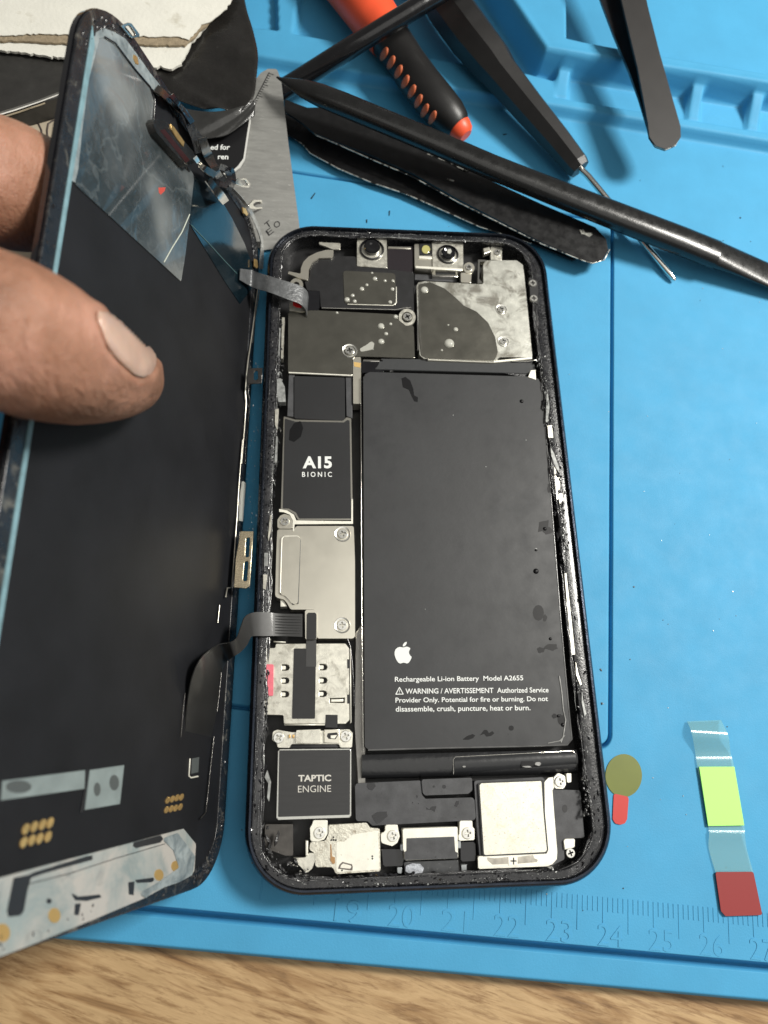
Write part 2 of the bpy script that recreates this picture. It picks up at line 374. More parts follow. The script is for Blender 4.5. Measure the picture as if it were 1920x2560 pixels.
for (u, v) in ((1408, 150), (1736, 238), (1884, 268), (2030, 295)):
    q = ML(u, v, .4); rb = [(q[0] - .16, tRim + .3), (q[0] + .2, tRim + .3), (q[0] + .26, q[1] + 1.2), (q[0] - .22, q[1] + 1.2)]
    f = sstep(.06, -.05, sdpoly(rb, X, Y)); lvl = .28 + .42 * sstep(tRim + .3, q[1] + .4, Y); hgt = np.where(sp > .02, np.maximum(hgt, hgt * (1 - f) + lvl * f), hgt)
hgt += .006 * (np.sin(X * 1.3 + 2 * np.sin(Y * .7)) * np.cos(Y * 1.1))
nx, ny = len(sx), len(ty)
wx = MO.x + mx.x * X + my.x * Y; wy = MO.y + mx.y * X + my.y * Y
V = np.stack([wx, wy, hgt], -1).reshape(-1, 3)
def HT(x, y):
    q = Vector((x, y)) - MO; s_, t_ = q.dot(mx), q.dot(my)
    i = min(max(int(np.searchsorted(sx, s_)), 0), nx - 1); j = min(max(int(np.searchsorted(ty, t_)), 0), ny - 1); return hgt[j, i]
ii = (np.arange(ny - 1)[:, None] * nx + np.arange(nx - 1)[None, :]).ravel()
Fq = np.stack([ii, ii + 1, ii + nx + 1, ii + nx], 1)
me = bpy.data.meshes.new('mat_sheet'); nb = len(V)
rim = list(range(0, nx)) + [j * nx + nx - 1 for j in range(1, ny)] + [(ny - 1) * nx + i for i in range(nx - 2, -1, -1)] + [j * nx for j in range(ny - 2, 0, -1)]
Vb = V[rim].copy(); Vb[:, 2] = WOODZ + .001
V2 = np.vstack([V, Vb]); nr = len(rim); sk = [(rim[i], nb + i, nb + (i + 1) % nr, rim[(i + 1) % nr]) for i in range(nr)]
Fa = np.vstack([Fq, np.array(sk)])
me.vertices.add(len(V2)); me.vertices.foreach_set('co', V2.ravel()); me.loops.add(len(Fa) * 4); me.loops.foreach_set('vertex_index', Fa.ravel())
me.polygons.add(len(Fa)); me.polygons.foreach_set('loop_start', np.arange(len(Fa)) * 4); me.polygons.foreach_set('loop_total', np.full(len(Fa), 4))
me.polygons.foreach_set('use_smooth', np.concatenate([np.ones(len(Fq), bool), np.zeros(len(sk), bool)])); me.update(calc_edges=True); me.validate(); me.materials.append(BLUE)
link(bpy.data.objects.new('mat_sheet', me), mat_root)
# ruler: embossed ticks and numbers
bm = bmesh.new(); s20 = ML(1010, 2275)[0] - .02; tk0 = ML(1402, 2232)[1]; UN = 1.032
for k in range(-30, 95):
    s_ = s20 + k * UN / 10 + .35
    if s_ > 13.5: break
    ln = .62 if k % 10 == 0 else (.46 if k % 5 == 0 else .26)
    q = [MW(s_ - .011, tk0), MW(s_ + .011, tk0), MW(s_ + .011, tk0 - ln), MW(s_ - .011, tk0 - ln)]
    prism_bm(bm, q, -.02, .010, .003, 1)
bmobj('ruler_tick', bm, BLUE, mat_root)['kind'] = 'stuff'
for k, n_ in enumerate(range(19, 29)):
    s_ = s20 + (n_ - 20) * UN; t_ = ML(1010, 2318)[1] ; c = MW(s_ - .27, t_)
    text('numeral', str(n_), c, (mx.x * .5, mx.y * .5), (my.x * .4, my.y * .4), -.01, BLUE, mat_root, bold=-.004, th=.021)
# small moulded raised letters on the tray plateau are too worn to read; lint and hairs on the mat
bm = bmesh.new()
for (u, v, du, dv) in [(778, 497, 10, -14), (974, 528, -1, 12), (917, 550, 0, 8), (1258, 336, 9, -2), (1850, 543, 3, 2), (1500, 1672, 4, 6), (1504, 1756, 1, 6), (1584, 1466, 3, 2), (1022, 660, 2, 3)]:
    a, b = P(u, v, .02), P(u + du, v + dv, .02); d = (b - a); nn = Vector((-d.y, d.x, 0)).normalized() * .014
    prism_bm(bm, [tuple((a + nn)[:2]), tuple((a - nn)[:2]), tuple((b - nn * .5)[:2]), tuple((b + nn * .5)[:2])], .001 + HT(a.x, a.y) * (HT(a.x, a.y) > .05), .02 + HT(a.x, a.y), 0)
rl = random.Random(4)
for k in range(70):
    u, v = rl.uniform(1150, 1900), rl.uniform(380, 2300); a = P(u, v, 0)
    if HT(a.x, a.y) > .03: continue
    r_ = rl.uniform(.006, .014); prism_bm(bm, [(a.x + r_ * math.cos(q) * rl.uniform(.6, 1.6), a.y + r_ * math.sin(q)) for q in (0, 1.3, 2.4, 3.6, 5)], HT(a.x, a.y), HT(a.x, a.y) + .012, 0, mi=rl.random() < .5)
lint = bmobj('lint', bm, [BLK, RESP]); lint['kind'] = 'stuff'; lint['label'] = 'tiny dark hairs and lint scattered on the blue mat'; lint['category'] = 'lint'
# ------------------------------------------------------------------ the open phone
ph = thing('open_phone', 'black smartphone body lying open on the mat, battery and circuit shields exposed', 'phone')
RIMZ = .78
quad = W([(672, 554), (1360, 582), (1552, 2213), (603, 2250)], RIMZ)
KE = (.62, 1.12, .5, .7)
def inset(p, d, ke=None):
    p = ccw(p); n = len(p); out = []
    if ke:
        o_ = []
        for i in range(n):
            e0 = (Vector(p[i]) - Vector(p[i - 1])).normalized(); e1 = (Vector(p[(i + 1) % n]) - Vector(p[i])).normalized(); n0 = Vector((-e0.y, e0.x)); n1 = Vector((-e1.y, e1.x))
            f = lambda k: d if d <= .13 else .13 + (d - .13) * k
            a0 = Vector(p[i]) + n0 * f(ke[i - 1]); a1 = Vector(p[i]) + n1 * f(ke[i]); cr = e0.x * e1.y - e0.y * e1.x; t = ((a1 - a0).x * e1.y - (a1 - a0).y * e1.x) / cr; o_.append(tuple(a0 + e0 * t))
        return o_
    for i in range(n):
        a, b, c = Vector(p[i - 1]), Vector(p[i]), Vector(p[(i + 1) % n]); u = (b - a).normalized(); v = (c - b).normalized()
        nu = Vector((-u.y, u.x)); nv = Vector((-v.y, v.x)); m = (nu + nv); m = m / max(.2, (1 + nu.dot(nv))); out.append(tuple(b + m * d))
    return out
RR = 1.16
def ring(d, n=14):
    q = inset(quad, d, KE); return fillet(q, max(RR - d, .3), n)
def sweep(name, prof, mat, parent, close=False):
    loops = [[Vector((x, y, z)) for x, y in ring(d)] for d, z in prof]; n = len(loops[0]); V = [v for l in loops for v in l]; Fc = []
    m = len(loops)
    for j in range(m if close else m - 1):
        for i in range(n):
            a, b = j * n + i, j * n + (i + 1) % n; c, d = ((j + 1) % m) * n + (i + 1) % n, ((j + 1) % m) * n + i; Fc.append((a, d, c, b))
    o = meshobj(name, V, Fc, mat, parent, smooth=True); o.data.set_sharp_from_angle(angle=.5)
    bm = bmesh.new(); bm.from_mesh(o.data); bmesh.ops.recalc_face_normals(bm, faces=bm.faces); bm.to_mesh(o.data); bm.free(); return o
sweep('frame', [(.1, .03), (.02, .12), (0, .2), (0, .6), (.012, .68), (.04, .74), (.08, RIMZ), (.115, RIMZ), (.125, .74), (.13, .1), (.1, .03)], FRAMEM, ph)
sweep('inner_rail', [(.128, .2), (.128, .69), (.15, .70), (.34, .705), (.37, .695), (.38, .65), (.385, .2)], RAIL, ph)
fl = ring(.127); prism('midframe', fl, .05, .2, BLK, ph, bev=0)
#sweep('gasket', [(.20, .715), (.20, .735), (.22, .742), (.24, .735), (.24, .712)], GLOSS, ph)
# adhesive crumbs along the rail
def crumbs(name, mat, n, seed, rlo, rhi, zz, smin, smax, parent, segs=None):
    r = random.Random(seed); bm = bmesh.new(); base = [ring(d, 14) for d in (rlo, rhi)]; L_ = len(base[0])
    cl = [r.random() for _ in range(60)]
    per = []; tot = 0
    for i in range(L_):
        a = Vector(base[0][i]); b = Vector(base[0][(i + 1) % L_]); per.append((tot, i)); tot += (b - a).length
    k = 0
    while k < n:
        s_ = r.random() * tot; c_ = cl[int(s_ / tot * 60)]
        if r.random() > c_ * 1.3: continue
        i = max(q[1] for q in per if q[0] <= s_); s0 = [q[0] for q in per if q[1] == i][0]
        a0, a1 = Vector(base[0][i]), Vector(base[0][(i + 1) % L_]); b0, b1 = Vector(base[1][i]), Vector(base[1][(i + 1) % L_])
        t = (s_ - s0) / max(1e-6, (a1 - a0).length); f = r.random(); p = (a0.lerp(a1, t)).lerp(b0.lerp(b1, t), f)
        tang = (a1 - a0).normalized() if (a1 - a0).length > 1e-6 else Vector((1, 0)); sz = r.uniform(smin, smax)
        al = r.uniform(1, 3.2); th = math.atan2(tang.y, tang.x) + r.uniform(-.5, .5); m = r.randint(5, 7)
        pts = [(p.x + math.cos(th) * sz * al * math.cos(q) * r.uniform(.6, 1) - math.sin(th) * sz * math.sin(q) * r.uniform(.6, 1),
                p.y + math.sin(th) * sz * al * math.cos(q) * r.uniform(.6, 1) + math.cos(th) * sz * math.sin(q) * r.uniform(.6, 1)) for q in [2 * math.pi * j / m for j in range(m)]]
        z = zz(f) if callable(zz) else zz; h = r.uniform(.3, 1) * sz * .8
        bt = [bm.verts.new((x, y, z - .01)) for x, y in pts]; tp = bm.verts.new((p.x + r.uniform(-.3, .3) * sz, p.y + r.uniform(-.3, .3) * sz, z + h))
        for j in range(m): bm.faces.new((bt[j], bt[(j + 1) % m], tp))
        k += 1
    o = bmobj(name, bm, mat, parent); o['kind'] = 'stuff'; return o
crumbs('adhesive_residue', RESB, 330, 1, .15, .37, .716, .008, .026, ph)
crumbs('adhesive_residue', RESP, 150, 2, .15, .40, .718, .004, .013, ph)
crumbs('adhesive_residue', RESB, 220, 5, .37, .44, .70, .02, .05, ph)
def strands(name, mat, n, seed, dlo, dhi, z, rlo, rhi, amp, ke=True):
    r = random.Random(seed); bm = bmesh.new(); cache = {}
    def pt(s_, d):
        k = round(d, 2)
        if k not in cache:
            L_ = [Vector(p) for p in ring(k, 14)]; acc = [0]
            for a, b in zip(L_, L_[1:] + L_[:1]): acc.append(acc[-1] + (b - a).length)
            cache[k] = (L_ + [L_[0]], acc)
        L_, acc = cache[k]; t = (s_ % 1) * acc[-1]; i = max(0, min(len(acc) - 2, int(np.searchsorted(acc, t)) - 1)); return L_[i].lerp(L_[i + 1], (t - acc[i]) / max(1e-6, acc[i + 1] - acc[i]))
    for q in range(n):
        s0 = r.random(); ln = r.uniform(.006, .05); m = max(4, int(ln * 260)); d0 = r.uniform(dlo, dhi); R_ = r.uniform(rlo, rhi); rings = []
        for i in range(m + 1):
            d0 = min(dhi, max(dlo, d0 + r.uniform(-amp, amp))); c = pt(s0 + ln * i / m, d0); rr_ = R_ * r.uniform(.35, 1.3) * (.2 if i in (0, m) else 1); zz = z + r.uniform(-.01, .02)
            nx_ = pt(s0 + ln * (i + .5) / m + .0005, d0) - c; nn = Vector((-nx_.y, nx_.x)).normalized() if nx_.length > 1e-6 else Vector((1, 0))
            rings.append([bm.verts.new((c.x + nn.x * rr_ * math.cos(a), c.y + nn.y * rr_ * math.cos(a), zz + rr_ * .8 * math.sin(a))) for a in [k * math.pi / 3 for k in range(6)]])
        for a, b in zip(rings, rings[1:]):
            for i in range(6): bm.faces.new((a[i], a[(i + 1) % 6], b[(i + 1) % 6], b[i]))
    o = bmobj(name, bm, mat, ph, smooth=1.2); o['kind'] = 'stuff'; return o
GLINT = M('glossy_glue', (.05, .05, .052), .1, coat=.9, var=.4, vs=9, bump=.02, bs=24)
strands('adhesive_strand', GLINT, 90, 21, .35, .44, .70, .008, .028, .02)
strands('adhesive_strand', RESP, 16, 22, .37, .44, .705, .003, .009, .018)
strands('adhesive_strand', GLINT, 36, 23, .16, .34, .70, .004, .012, .024)

def clump(name, mats, path, wd, n, z, smin, smax, seed):        # chips and crumbs of old glue broken loose along a line
    r = random.Random(seed); bm = bmesh.new(); segs = [(Vector(a), Vector(b)) for a, b in zip(path, path[1:])]; ls = [(b - a).length for a, b in segs]; T = sum(ls)
    for k in range(n):
        t = r.random() * T; i = 0
        while t > ls[i] and i < len(ls) - 1: t -= ls[i]; i += 1
        a, b = segs[i]; d = (b - a).normalized(); q = a + d * t + Vector((-d.y, d.x)) * r.gauss(0, wd); c = P(q.x, q.y, z); sz = r.uniform(smin, smax) * r.choice((.5, .8, 1, 1.6)); th = math.atan2(-d.y, d.x) + r.uniform(-.6, .6); al = r.uniform(1, 3.5); m = r.randint(5, 8)
        pts = []
        for j in range(m):
            aa = 2 * math.pi * j / m; x, y = sz * al * math.cos(aa) * r.uniform(.6, 1), sz * math.sin(aa) * r.uniform(.6, 1); pts.append((c.x + x * math.cos(th) - y * math.sin(th), c.y + x * math.sin(th) + y * math.cos(th)))
        mi = 0 if r.random() < .8 else 1; b0 = [bm.verts.new((x, y, z - .03)) for x, y in pts]; h = sz * r.uniform(.4, 1.2); b1 = [bm.verts.new((c.x + (x - c.x) * .6, c.y + (y - c.y) * .6, z + h + r.uniform(-.3, .3) * sz)) for x, y in pts]
        for j in range(m): bm.faces.new((b0[j], b0[(j + 1) % m], b1[(j + 1) % m], b1[j])).material_index = mi
        bm.faces.new(b1).material_index = mi
    o = bmobj(name, bm, mats, ph); o['kind'] = 'stuff'; return o
CL = [GLINT, RESP]
clump('broken_adhesive', CL, [(704, 800), (700, 900), (694, 1000), (688, 1080), (684, 1180)], 5, 230, .70, .008, .026, 1)
clump('broken_adhesive', CL, [(684, 1180), (676, 1270), (672, 1400), (668, 1520)], 3, 70, .70, .006, .018, 2)
clump('broken_adhesive', CL, [(1350, 890), (1366, 990), (1376, 1090), (1392, 1170), (1404, 1260), (1416, 1400)], 5, 260, .70, .008, .026, 3)
clump('broken_adhesive', CL, [(1438, 1640), (1450, 1720), (1460, 1800), (1462, 1920), (1470, 2040)], 5, 200, .70, .006, .022, 4)
clump('broken_adhesive', CL, [(740, 2200), (880, 2216), (1010, 2214), (1140, 2206), (1280, 2196), (1420, 2170)], 5, 330, .70, .006, .018, 5)
clump('broken_adhesive', CL, [(700, 640), (712, 600), (760, 578), (900, 580), (1060, 590), (1230, 596), (1310, 620)], 4, 160, .70, .004, .012, 6)
clump('broken_adhesive', [GLINT, RAIL], [(640, 2060), (650, 2130), (690, 2180), (760, 2205)], 14, 160, .66, .01, .04, 7)
clump('dust_speck', [RESP, RESP], [(640, 900), (636, 1100), (628, 1300), (622, 1500)], 9, 70, .708, .0025, .006, 8)
clump('dust_speck', [RESP, RESP], [(680, 640), (700, 590), (780, 570), (1000, 575), (1200, 585), (1340, 620)], 6, 40, .708, .0025, .005, 9)
# --- battery
bt = pp('battery', [(908, 938), (924, 930), (1336, 942), (1352, 952), (1428, 1850), (1418, 1862), (920, 1873), (912, 1866)], .2, .665, BATT, ph, r=.08, bev=.03, seg=3)
pp('battery_top_roll', [(950, 897), (1040, 898), (1250, 903), (1335, 908), (1340, 934), (930, 924), (946, 912)], .25, .6, M('battery_end', (.05, .052, .054), .32, bump=.004, bs=5, coat=.3), ph, r=.04, bev=.06, seg=3)
tabm = M('battery_end_gloss', (.014, .0145, .016), .22, bump=.012, bs=3.5, coat=.4)
def roll(name, px, zc, amp, mat, parent, n=18, m=10):       # a rounded strip: px = four corners, bulging across its short way
    a, b, c, d = [P(*q, zc) for q in px]; V = []; Fc = []
    for i in range(n + 1):
        for j in range(m + 1):
            u, v = i / n, j / m; p = a.lerp(b, u).lerp(d.lerp(c, u), v); V.append((p.x, p.y, zc + amp * (1 - (2 * v - .75) ** 2) - .12 * (v > .97)))
    for i in range(n):
        for j in range(m): q = i * (m + 1) + j; Fc.append((q, q + 1, q + m + 2, q + m + 1))
    return meshobj(name, V, Fc, mat, parent, smooth=True)
roll('battery_pouch_end', [(904, 1887), (1440, 1874), (1446, 1934), (904, 1948)], .52, .06, tabm, ph)
roll('battery_pull_flap', [(1134, 1893), (1436, 1878), (1441, 1922), (1134, 1938)], .535, .065, M('flap', (.022, .023, .025), .28, bump=.006, bs=5), ph)
bz = .6665
text_px('printed_text', 'Rechargeable Li-ion Battery  Model A2655', BT((90, 412))[0], BT((1155, 400))[0], BT((90, 370))[0], bz, WHITE, bt, .012)
text_px('printed_text', 'WARNING / AVERTISSEMENT  Authorized Service', BT((178, 512))[0], BT((1365, 500))[0], BT((178, 468))[0], bz, WHITE, bt, .012)
text_px('printed_text', 'Provider Only. Potential for fire or burning. Do not', BT((95, 585))[0], BT((1360, 572))[0], BT((95, 543))[0], bz, WHITE, bt, .012)
text_px('printed_text', 'disassemble, crush, puncture, heat or burn.', BT((97, 660))[0], BT((1215, 648))[0], BT((97, 615))[0], bz, WHITE, bt, .012)
tri = BT((92, 520), (128, 452), (165, 518)); tri2 = BT((104, 513), (128, 466), (154, 512))
curve_solid('warning_triangle', [fillet(W(tri, bz), .01), fillet(W(tri2, bz), .005)], bz, bz + .003, WHITE, bt)
bm = bmesh.new()
prism_bm(bm, W(BT((126, 478), (131, 478), (130, 500), (127, 500)), bz), bz, bz + .003, 0); prism_bm(bm, W(BT((126, 504), (131, 504), (131, 509), (126, 509)), bz), bz, bz + .003, 0)
bmobj('warning_mark', bm, WHITE, bt)
leafp = BT((155, 121), (158, 103), (170, 88), (188, 80), (189, 92), (182, 107), (170, 118))
applep = BT((158, 129), (172, 126), (186, 121), (200, 124), (213, 131), (220, 139), (212, 149), (207, 162), (208, 178), (216, 194), (230, 206), (224, 224), (213, 244), (202, 257), (190, 261), (176, 257), (163, 254), (150, 257), (136, 262), (122, 257), (108, 240), (96, 216), (88, 190), (88, 165), (96, 144), (112, 130), (130, 124), (146, 126))
bm = bmesh.new(); prism_bm(bm, fillet(W(leafp, bz), .01), bz, bz + .003, 0); prism_bm(bm, fillet(W(applep, bz), .02), bz, bz + .003, 0); bmobj('fruit_logo', bm, WHITE, bt)
# wet glossy marks on the battery
WET = M('wet_stain', (.005, .005, .006), .4, spec=.25)
for px in [T2((425, 255), (455, 243), (490, 270), (513, 330), (520, 380), (548, 395), (545, 430), (520, 425), (502, 390), (480, 340), (435, 320)), BT((650, 892), (690, 862), (735, 846), (757, 858), (740, 880), (700, 895)),
           BT((795, 858), (830, 812), (855, 812), (870, 838), (900, 822), (915, 840), (890, 862), (850, 868), (830, 845)), BT(circle((1055, 797), 22, 12)), BT(circle((1190 - 960 + 400, 0), 1, 3))[:0] or BT(circle((1030, 848), 3, 6)),
           [(1348, 1505 - 200), (1372, 1300), (1370, 1325), (1345, 1330)], circle((1340, 1428), 7, 10), circle((1346, 1532), 14, 12, 20)]:
    o = pp('wet_stain', px, .665, .6665, WET, bt, bev=0)
bm = bmesh.new()
for (u, v, r_) in [(1304, 1003, 3), (1133, 1038, 1.5), (1215, 1167, 1.3), (1315, 1100, 1.3), (1340, 1373, 3), (1063, 1523, 1)]:
    prism_bm(bm, W(circle((u, v), r_, 6), .668), .664, .670, 0)
bmobj('dust_speck', bm, RESP, bt)['kind'] = 'stuff'
rs_ = random.Random(11)
def blobpx(cx, cy, rx_, ry_, n=14): return [(cx + rx_ * rs_.uniform(.65, 1.1) * math.cos(q), cy + ry_ * rs_.uniform(.65, 1.1) * math.sin(q)) for q in [2 * math.pi * k / n for k in range(n)]]
for (cx, cy, rx_, ry_) in ((1368, 1325, 16, 12), (1352, 1625, 11, 8), (1378, 1618, 20, 10), (1403, 1800, 12, 16), (1386, 1790, 8, 7), (1362, 1545, 7, 9), (1372, 1220, 4, 12)):
    pp('wet_stain', blobpx(cx, cy, rx_, ry_), .665, .6668, WET, bt, r=.03, bev=0)
def dropm(name, u, v, r, z, mat, parent):
    c = P(u, v, z); k = r * depth(c) / FPX; b_ = bmesh.new(); lathe(b_, (c.x, c.y), [(k, z), (k * .8, z + k * .35), (k * .4, z + k * .5), (k * .1, z + k * .55)], 12); bmobj(name, b_, mat, parent, smooth=3)
for (u, v, r) in ((1340, 1428, 7), (1362, 1322, 5), (1340, 1375, 3.5), (1376, 1597, 4), (1304, 1003, 5), (1396, 1790, 4), (1407, 1812, 5)): dropm('water_drop', u, v, r, .667, WET, bt)
EDG = M('pouch_edge_glint', (.10, .10, .10), .25, coat=.4, var=.3, vs=3)
tube('pouch_edge_glint', [P(u, v, .655) for u, v in ((1352, 955), (1368, 1130), (1384, 1330), (1402, 1560), (1420, 1760), (1429, 1848), (1418, 1862), (1300, 1866), (1100, 1870), (920, 1875))], .02, EDG, bt)  # lighter tube laid on the right and bottom battery edges as a glint
srib2 = [(1398, 1690), (1404, 1730), (1408, 1775), (1414, 1800), (1408, 1840), (1402, 1856)]
tube('dried_glue_ridge', [P(u, v, .668) for u, v in srib2], .014, M('glue_ridge', (.3, .3, .29), .3, var=.4, vs=8), bt); tube('dried_glue_ridge', [P(u, v, .668) for u, v in ((1370, 1858), (1400, 1852), (1412, 1838))], .01, MATS['glue_ridge'], bt)
tube('pouch_edge_glint', [P(u, v, .58) for u, v in ((1134, 1936), (1133, 1900), (1138, 1892), (1300, 1884), (1432, 1877), (1440, 1886))], .008, CHROME, ph)  # thin bright tube drawn as a glint on the flap edge
for px in (H((672, 180), (790, 178), (830, 200), (790, 232), (680, 240)), ): pp('wet_stain', px, .59, .602, WET, ph, r=.02, bev=0)
for (x, y, rx_, ry_) in ((85, 235, 26, 10), (740, 235, 55, 12), (850, 205, 36, 30)):
    pp('dried_glue', H([(x + rx_ * math.cos(q) * rs_.uniform(.6, 1.1), y + ry_ * math.sin(q) * rs_.uniform(.6, 1.1)) for q in [k * .6 for k in range(10)]]), .59, .61, MATS['glue_ridge'], ph, bev=.004)
# --- screws
def screw_mesh(name, wash=False):
    bm = bmesh.new(); R = .1; lathe(bm, (0, 0), [(R * 1.0, -.05), (R, 0), (R * .9, .018)], 24, 0, cap=False)
    # head top with cross recess
    a, b = R * .16, R * .6; cr = [(b, a), (a, a), (a, b), (-a, b), (-a, a), (-b, a), (-b, -a), (-a, -a), (-a, -b), (a, -b), (a, -a), (b, -a)]
    outer = [(R * .9 * math.cos(2 * math.pi * i / 24), R * .9 * math.sin(2 * math.pi * i / 24)) for i in range(24)]
    r = delaunay_2d_cdt([Vector(p) for p in outer + cr], [(i, (i + 1) % 24) for i in range(24)] + [(24 + i, 24 + (i + 1) % 12) for i in range(12)], [], 0, 1e-6)
    vs = [bm.verts.new((p.x, p.y, .018)) for p in r[0]]
    for f in r[2]:
        c = sum((r[0][i] for i in f), Vector((0, 0))) / len(f)
        if c.length > R * .9: continue
        if (abs(c.x) < a and abs(c.y) < b) or (abs(c.y) < a and abs(c.x) < b): continue
        bm.faces.new([vs[i] for i in f])
    n = 12; lo = [bm.verts.new((x * .8, y * .8, -.035)) for x, y in cr]; hi = [bm.verts.new((x, y, .018)) for x, y in cr]
    for i in range(n): bm.faces.new((hi[i], hi[(i + 1) % n], lo[(i + 1) % n], lo[i])).material_index = 1
    bm.faces.new(lo).material_index = 1
    if wash: lathe(bm, (0, 0), [(R * 1.2, -.05), (R * 1.25, -.01), (R * 1.5, .0), (R * 1.62, -.02), (R * 1.62, -.05)], 28, 0, cap=False)
    bmesh.ops.recalc_face_normals(bm, faces=bm.faces)
    me = bpy.data.meshes.new(name); bm.to_mesh(me); bm.free(); me.materials.append(SCREW); me.materials.append(BLK); me.polygons.foreach_set('use_smooth', [True] * len(me.polygons)); me.set_sharp_from_angle(angle=.5); return me
sm0 = screw_mesh('screw_mesh'); sm1 = screw_mesh('washer_screw_mesh', True)
def screw(u, v, rpx, z, rot=0., wash=False, name='screw'):
    o = link(bpy.data.objects.new(name, sm1 if wash else sm0), ph); p = P(u, v, z); o.location = p
    k = rpx * depth(p) / FPX / (.162 if wash else .1); o.scale = (k, k, 1); o.rotation_euler = (0, 0, rot); return o
def sc(conv, x, y, r, z, rot=0., wash=False, kk=1.):
    q = conv((x, y))[0]; return screw(q[0], q[1], r, z, rot, wash)
# --- upper part: cameras, speaker block, shields
earp = pp('earpiece_block', A((600, 420), (760, 395), (985, 400), (990, 495), (1290, 520), (1560, 560), (1560, 935), (640, 905), (630, 740), (505, 735), (480, 640), (530, 600), (540, 470)), .2, .58, BLK, ph, r=.03)
pp('label_recess', A((860, 540), (1375, 565), (1385, 880), (875, 865)), .575, .592, DARKM, earp, r=.06, bev=.01)
pp('top_bridge', A((1300, 300), (1550, 300), (1550, 560), (1300, 520)), .2, .5, M('dark_purple_plastic', (.018, .014, .017), .35), ph, r=.02)
pp('bridge_strip', A((1305, 300), (1530, 305), (1530, 325), (1305, 320)), .5, .52, PLATE, ph)
for nm, px, z in [('bracket_flange', A((620, 255), (690, 262), (835, 268), (833, 330), (760, 330), (690, 300), (625, 280)), .6), ('curved_bracket', A((765, 335), (690, 335), (600, 360), (520, 400), (470, 450), (445, 510), (440, 570), (320, 545), (316, 570), (430, 612), (510, 636), (520, 600), (522, 530), (555, 455), (620, 415), (740, 412), (765, 385)), .64)]:
    pp(nm, px, z - .05, z, PLATED if 'f' == nm[8] else PLATE, ph, r=.02, bev=.008)
curve_solid('ring_lug', [W(A(circle((400, 680), 66, 20)), .6), W(A(circle((398, 680), 32, 16)), .6)], .55, .6, PLATE, ph)
def camera_module(name, px, cx, cy, r, conv, lens=LENS, lift=0.):
    body = pp(name, px, .25, .6, PLATED, ph, r=.02, bev=.012); c = P(*conv((cx, cy))[0], .62); k = depth(c) / FPX * (r * .2532); bm = bmesh.new()
    lathe(bm, (c.x, c.y), [(k * 1.04, .595), (k * 1.02, .64), (k * .93, .65), (k * .86, .6), (k * .8, .575)], 30)
    o = bmobj('lens_ring', bm, GLOSS, body, smooth=.6)
    bm = bmesh.new(); lathe(bm, (c.x, c.y + lift), [(k * .68, .56), (k * .68, .68), (k * .62, .7), (k * .5, .705), (k * .3, .68), (k * .1, .67)], 30)
    bmobj('lens', bm, lens, body, smooth=.6); return body
camera_module('front_camera', A((1000, 215), (1290, 222), (1297, 515), (997, 495)), 1145, 330, 118, A, lift=.035)
c2 = camera_module('face_sensor_camera', B((395, 255), (700, 255), (706, 540), (405, 530)), 552, 378, 104, B)
o = pp('lens_glint', B((545, 330), (580, 322), (590, 345), (578, 372), (548, 366)), .7, .715, GLUE, c2); 
sm_ = pp('sensor_tray', B((222, 280), (398, 260), (405, 532), (225, 512)), .25, .56, PLATE, ph, r=.01)
pp('projector_window', B((270, 270), (395, 262), (398, 385), (272, 385)), .56, .58, BLK, sm_); pp('projector_lens', B(circle((335, 328), 42, 16)), .58, .6, LENSY, sm_, r=0)
pp('sensor_strip', B((265, 392), (400, 400), (400, 425), (265, 418)), .56, .585, PLATEW, sm_); pp('sensor_strip', B((230, 490), (700, 518), (698, 540), (232, 514)), .56, .61, PLATEW, sm_)
pp('sensor_bracket', B((385, 535), (650, 545), (650, 600), (400, 598)), .3, .5, CHROME, ph); pp('sensor_bracket_slot', B((425, 540), (630, 550), (630, 582), (432, 578)), .5, .505, BLK, ph)
pp('flex_tail', B((225, 570), (640, 590), (640, 650), (225, 630)), .2, .4, GREYP, ph)
pp('flash_bracket', B((680, 560), (790, 560), (780, 660), (680, 655)), .4, .6, PLATE, ph, r=.02); 
curve_solid('screw_lug', [W(B(circle((760, 512), 55, 20)), .62), W(B(circle((758, 505), 8, 8)), .62)], .5, .62, PLATE, ph); sc(B, 760, 508, 9, .635)
lo = pp('side_clip', B((850, 430), (930, 430), (928, 448), (868, 452), (860, 620), (905, 665), (845, 665), (848, 520)), .4, .6, CHROME, ph, r=.01)
pp('top_flex_mount', B((975, 300), (1085, 310), (1085, 440), (975, 430)), .4, .52, PLATED, ph, r=.02); sc(B, 1040, 360, 9, .535)
pp('antenna_contact', B((900, 320), (960, 300), (980, 350), (910, 375)), .4, .53, PLATED, ph)
for (x, y) in ((1390, 665), (1400, 815)): sc(B, x, y, 10, .74)
pp('side_flex', B((1350, 600), (1440, 640), (1450, 880), (1370, 840)), .6, .725, TAPE, ph, r=.02)
# left cover shield
cov = pp('board_shield', Cc((380, 82), (592, 57), (700, 62), (1390, 98), (1420, 150), (1490, 205), (1562, 205), (1572, 510), (1010, 492), (986, 520), (986, 672), (378, 645)), .45, .64, DARKM, ph, r=.025, bev=.012)
pp('cover_edge', Cc((384, 640), (986, 668), (986, 678), (384, 650)), .6, .643, PLATEW, ph, bev=0)
sc(Cc, 958, 438, 19.5, .66, .2, True); sc(Cc, 1503, 122, 11.5, .63, .5)
curve_solid('screw_lug', [W(Cc(circle((1500, 125), 80, 24)), .63), W(Cc(circle((1500, 125), 52, 20)), .63)], .55, .63, PLATED, ph)
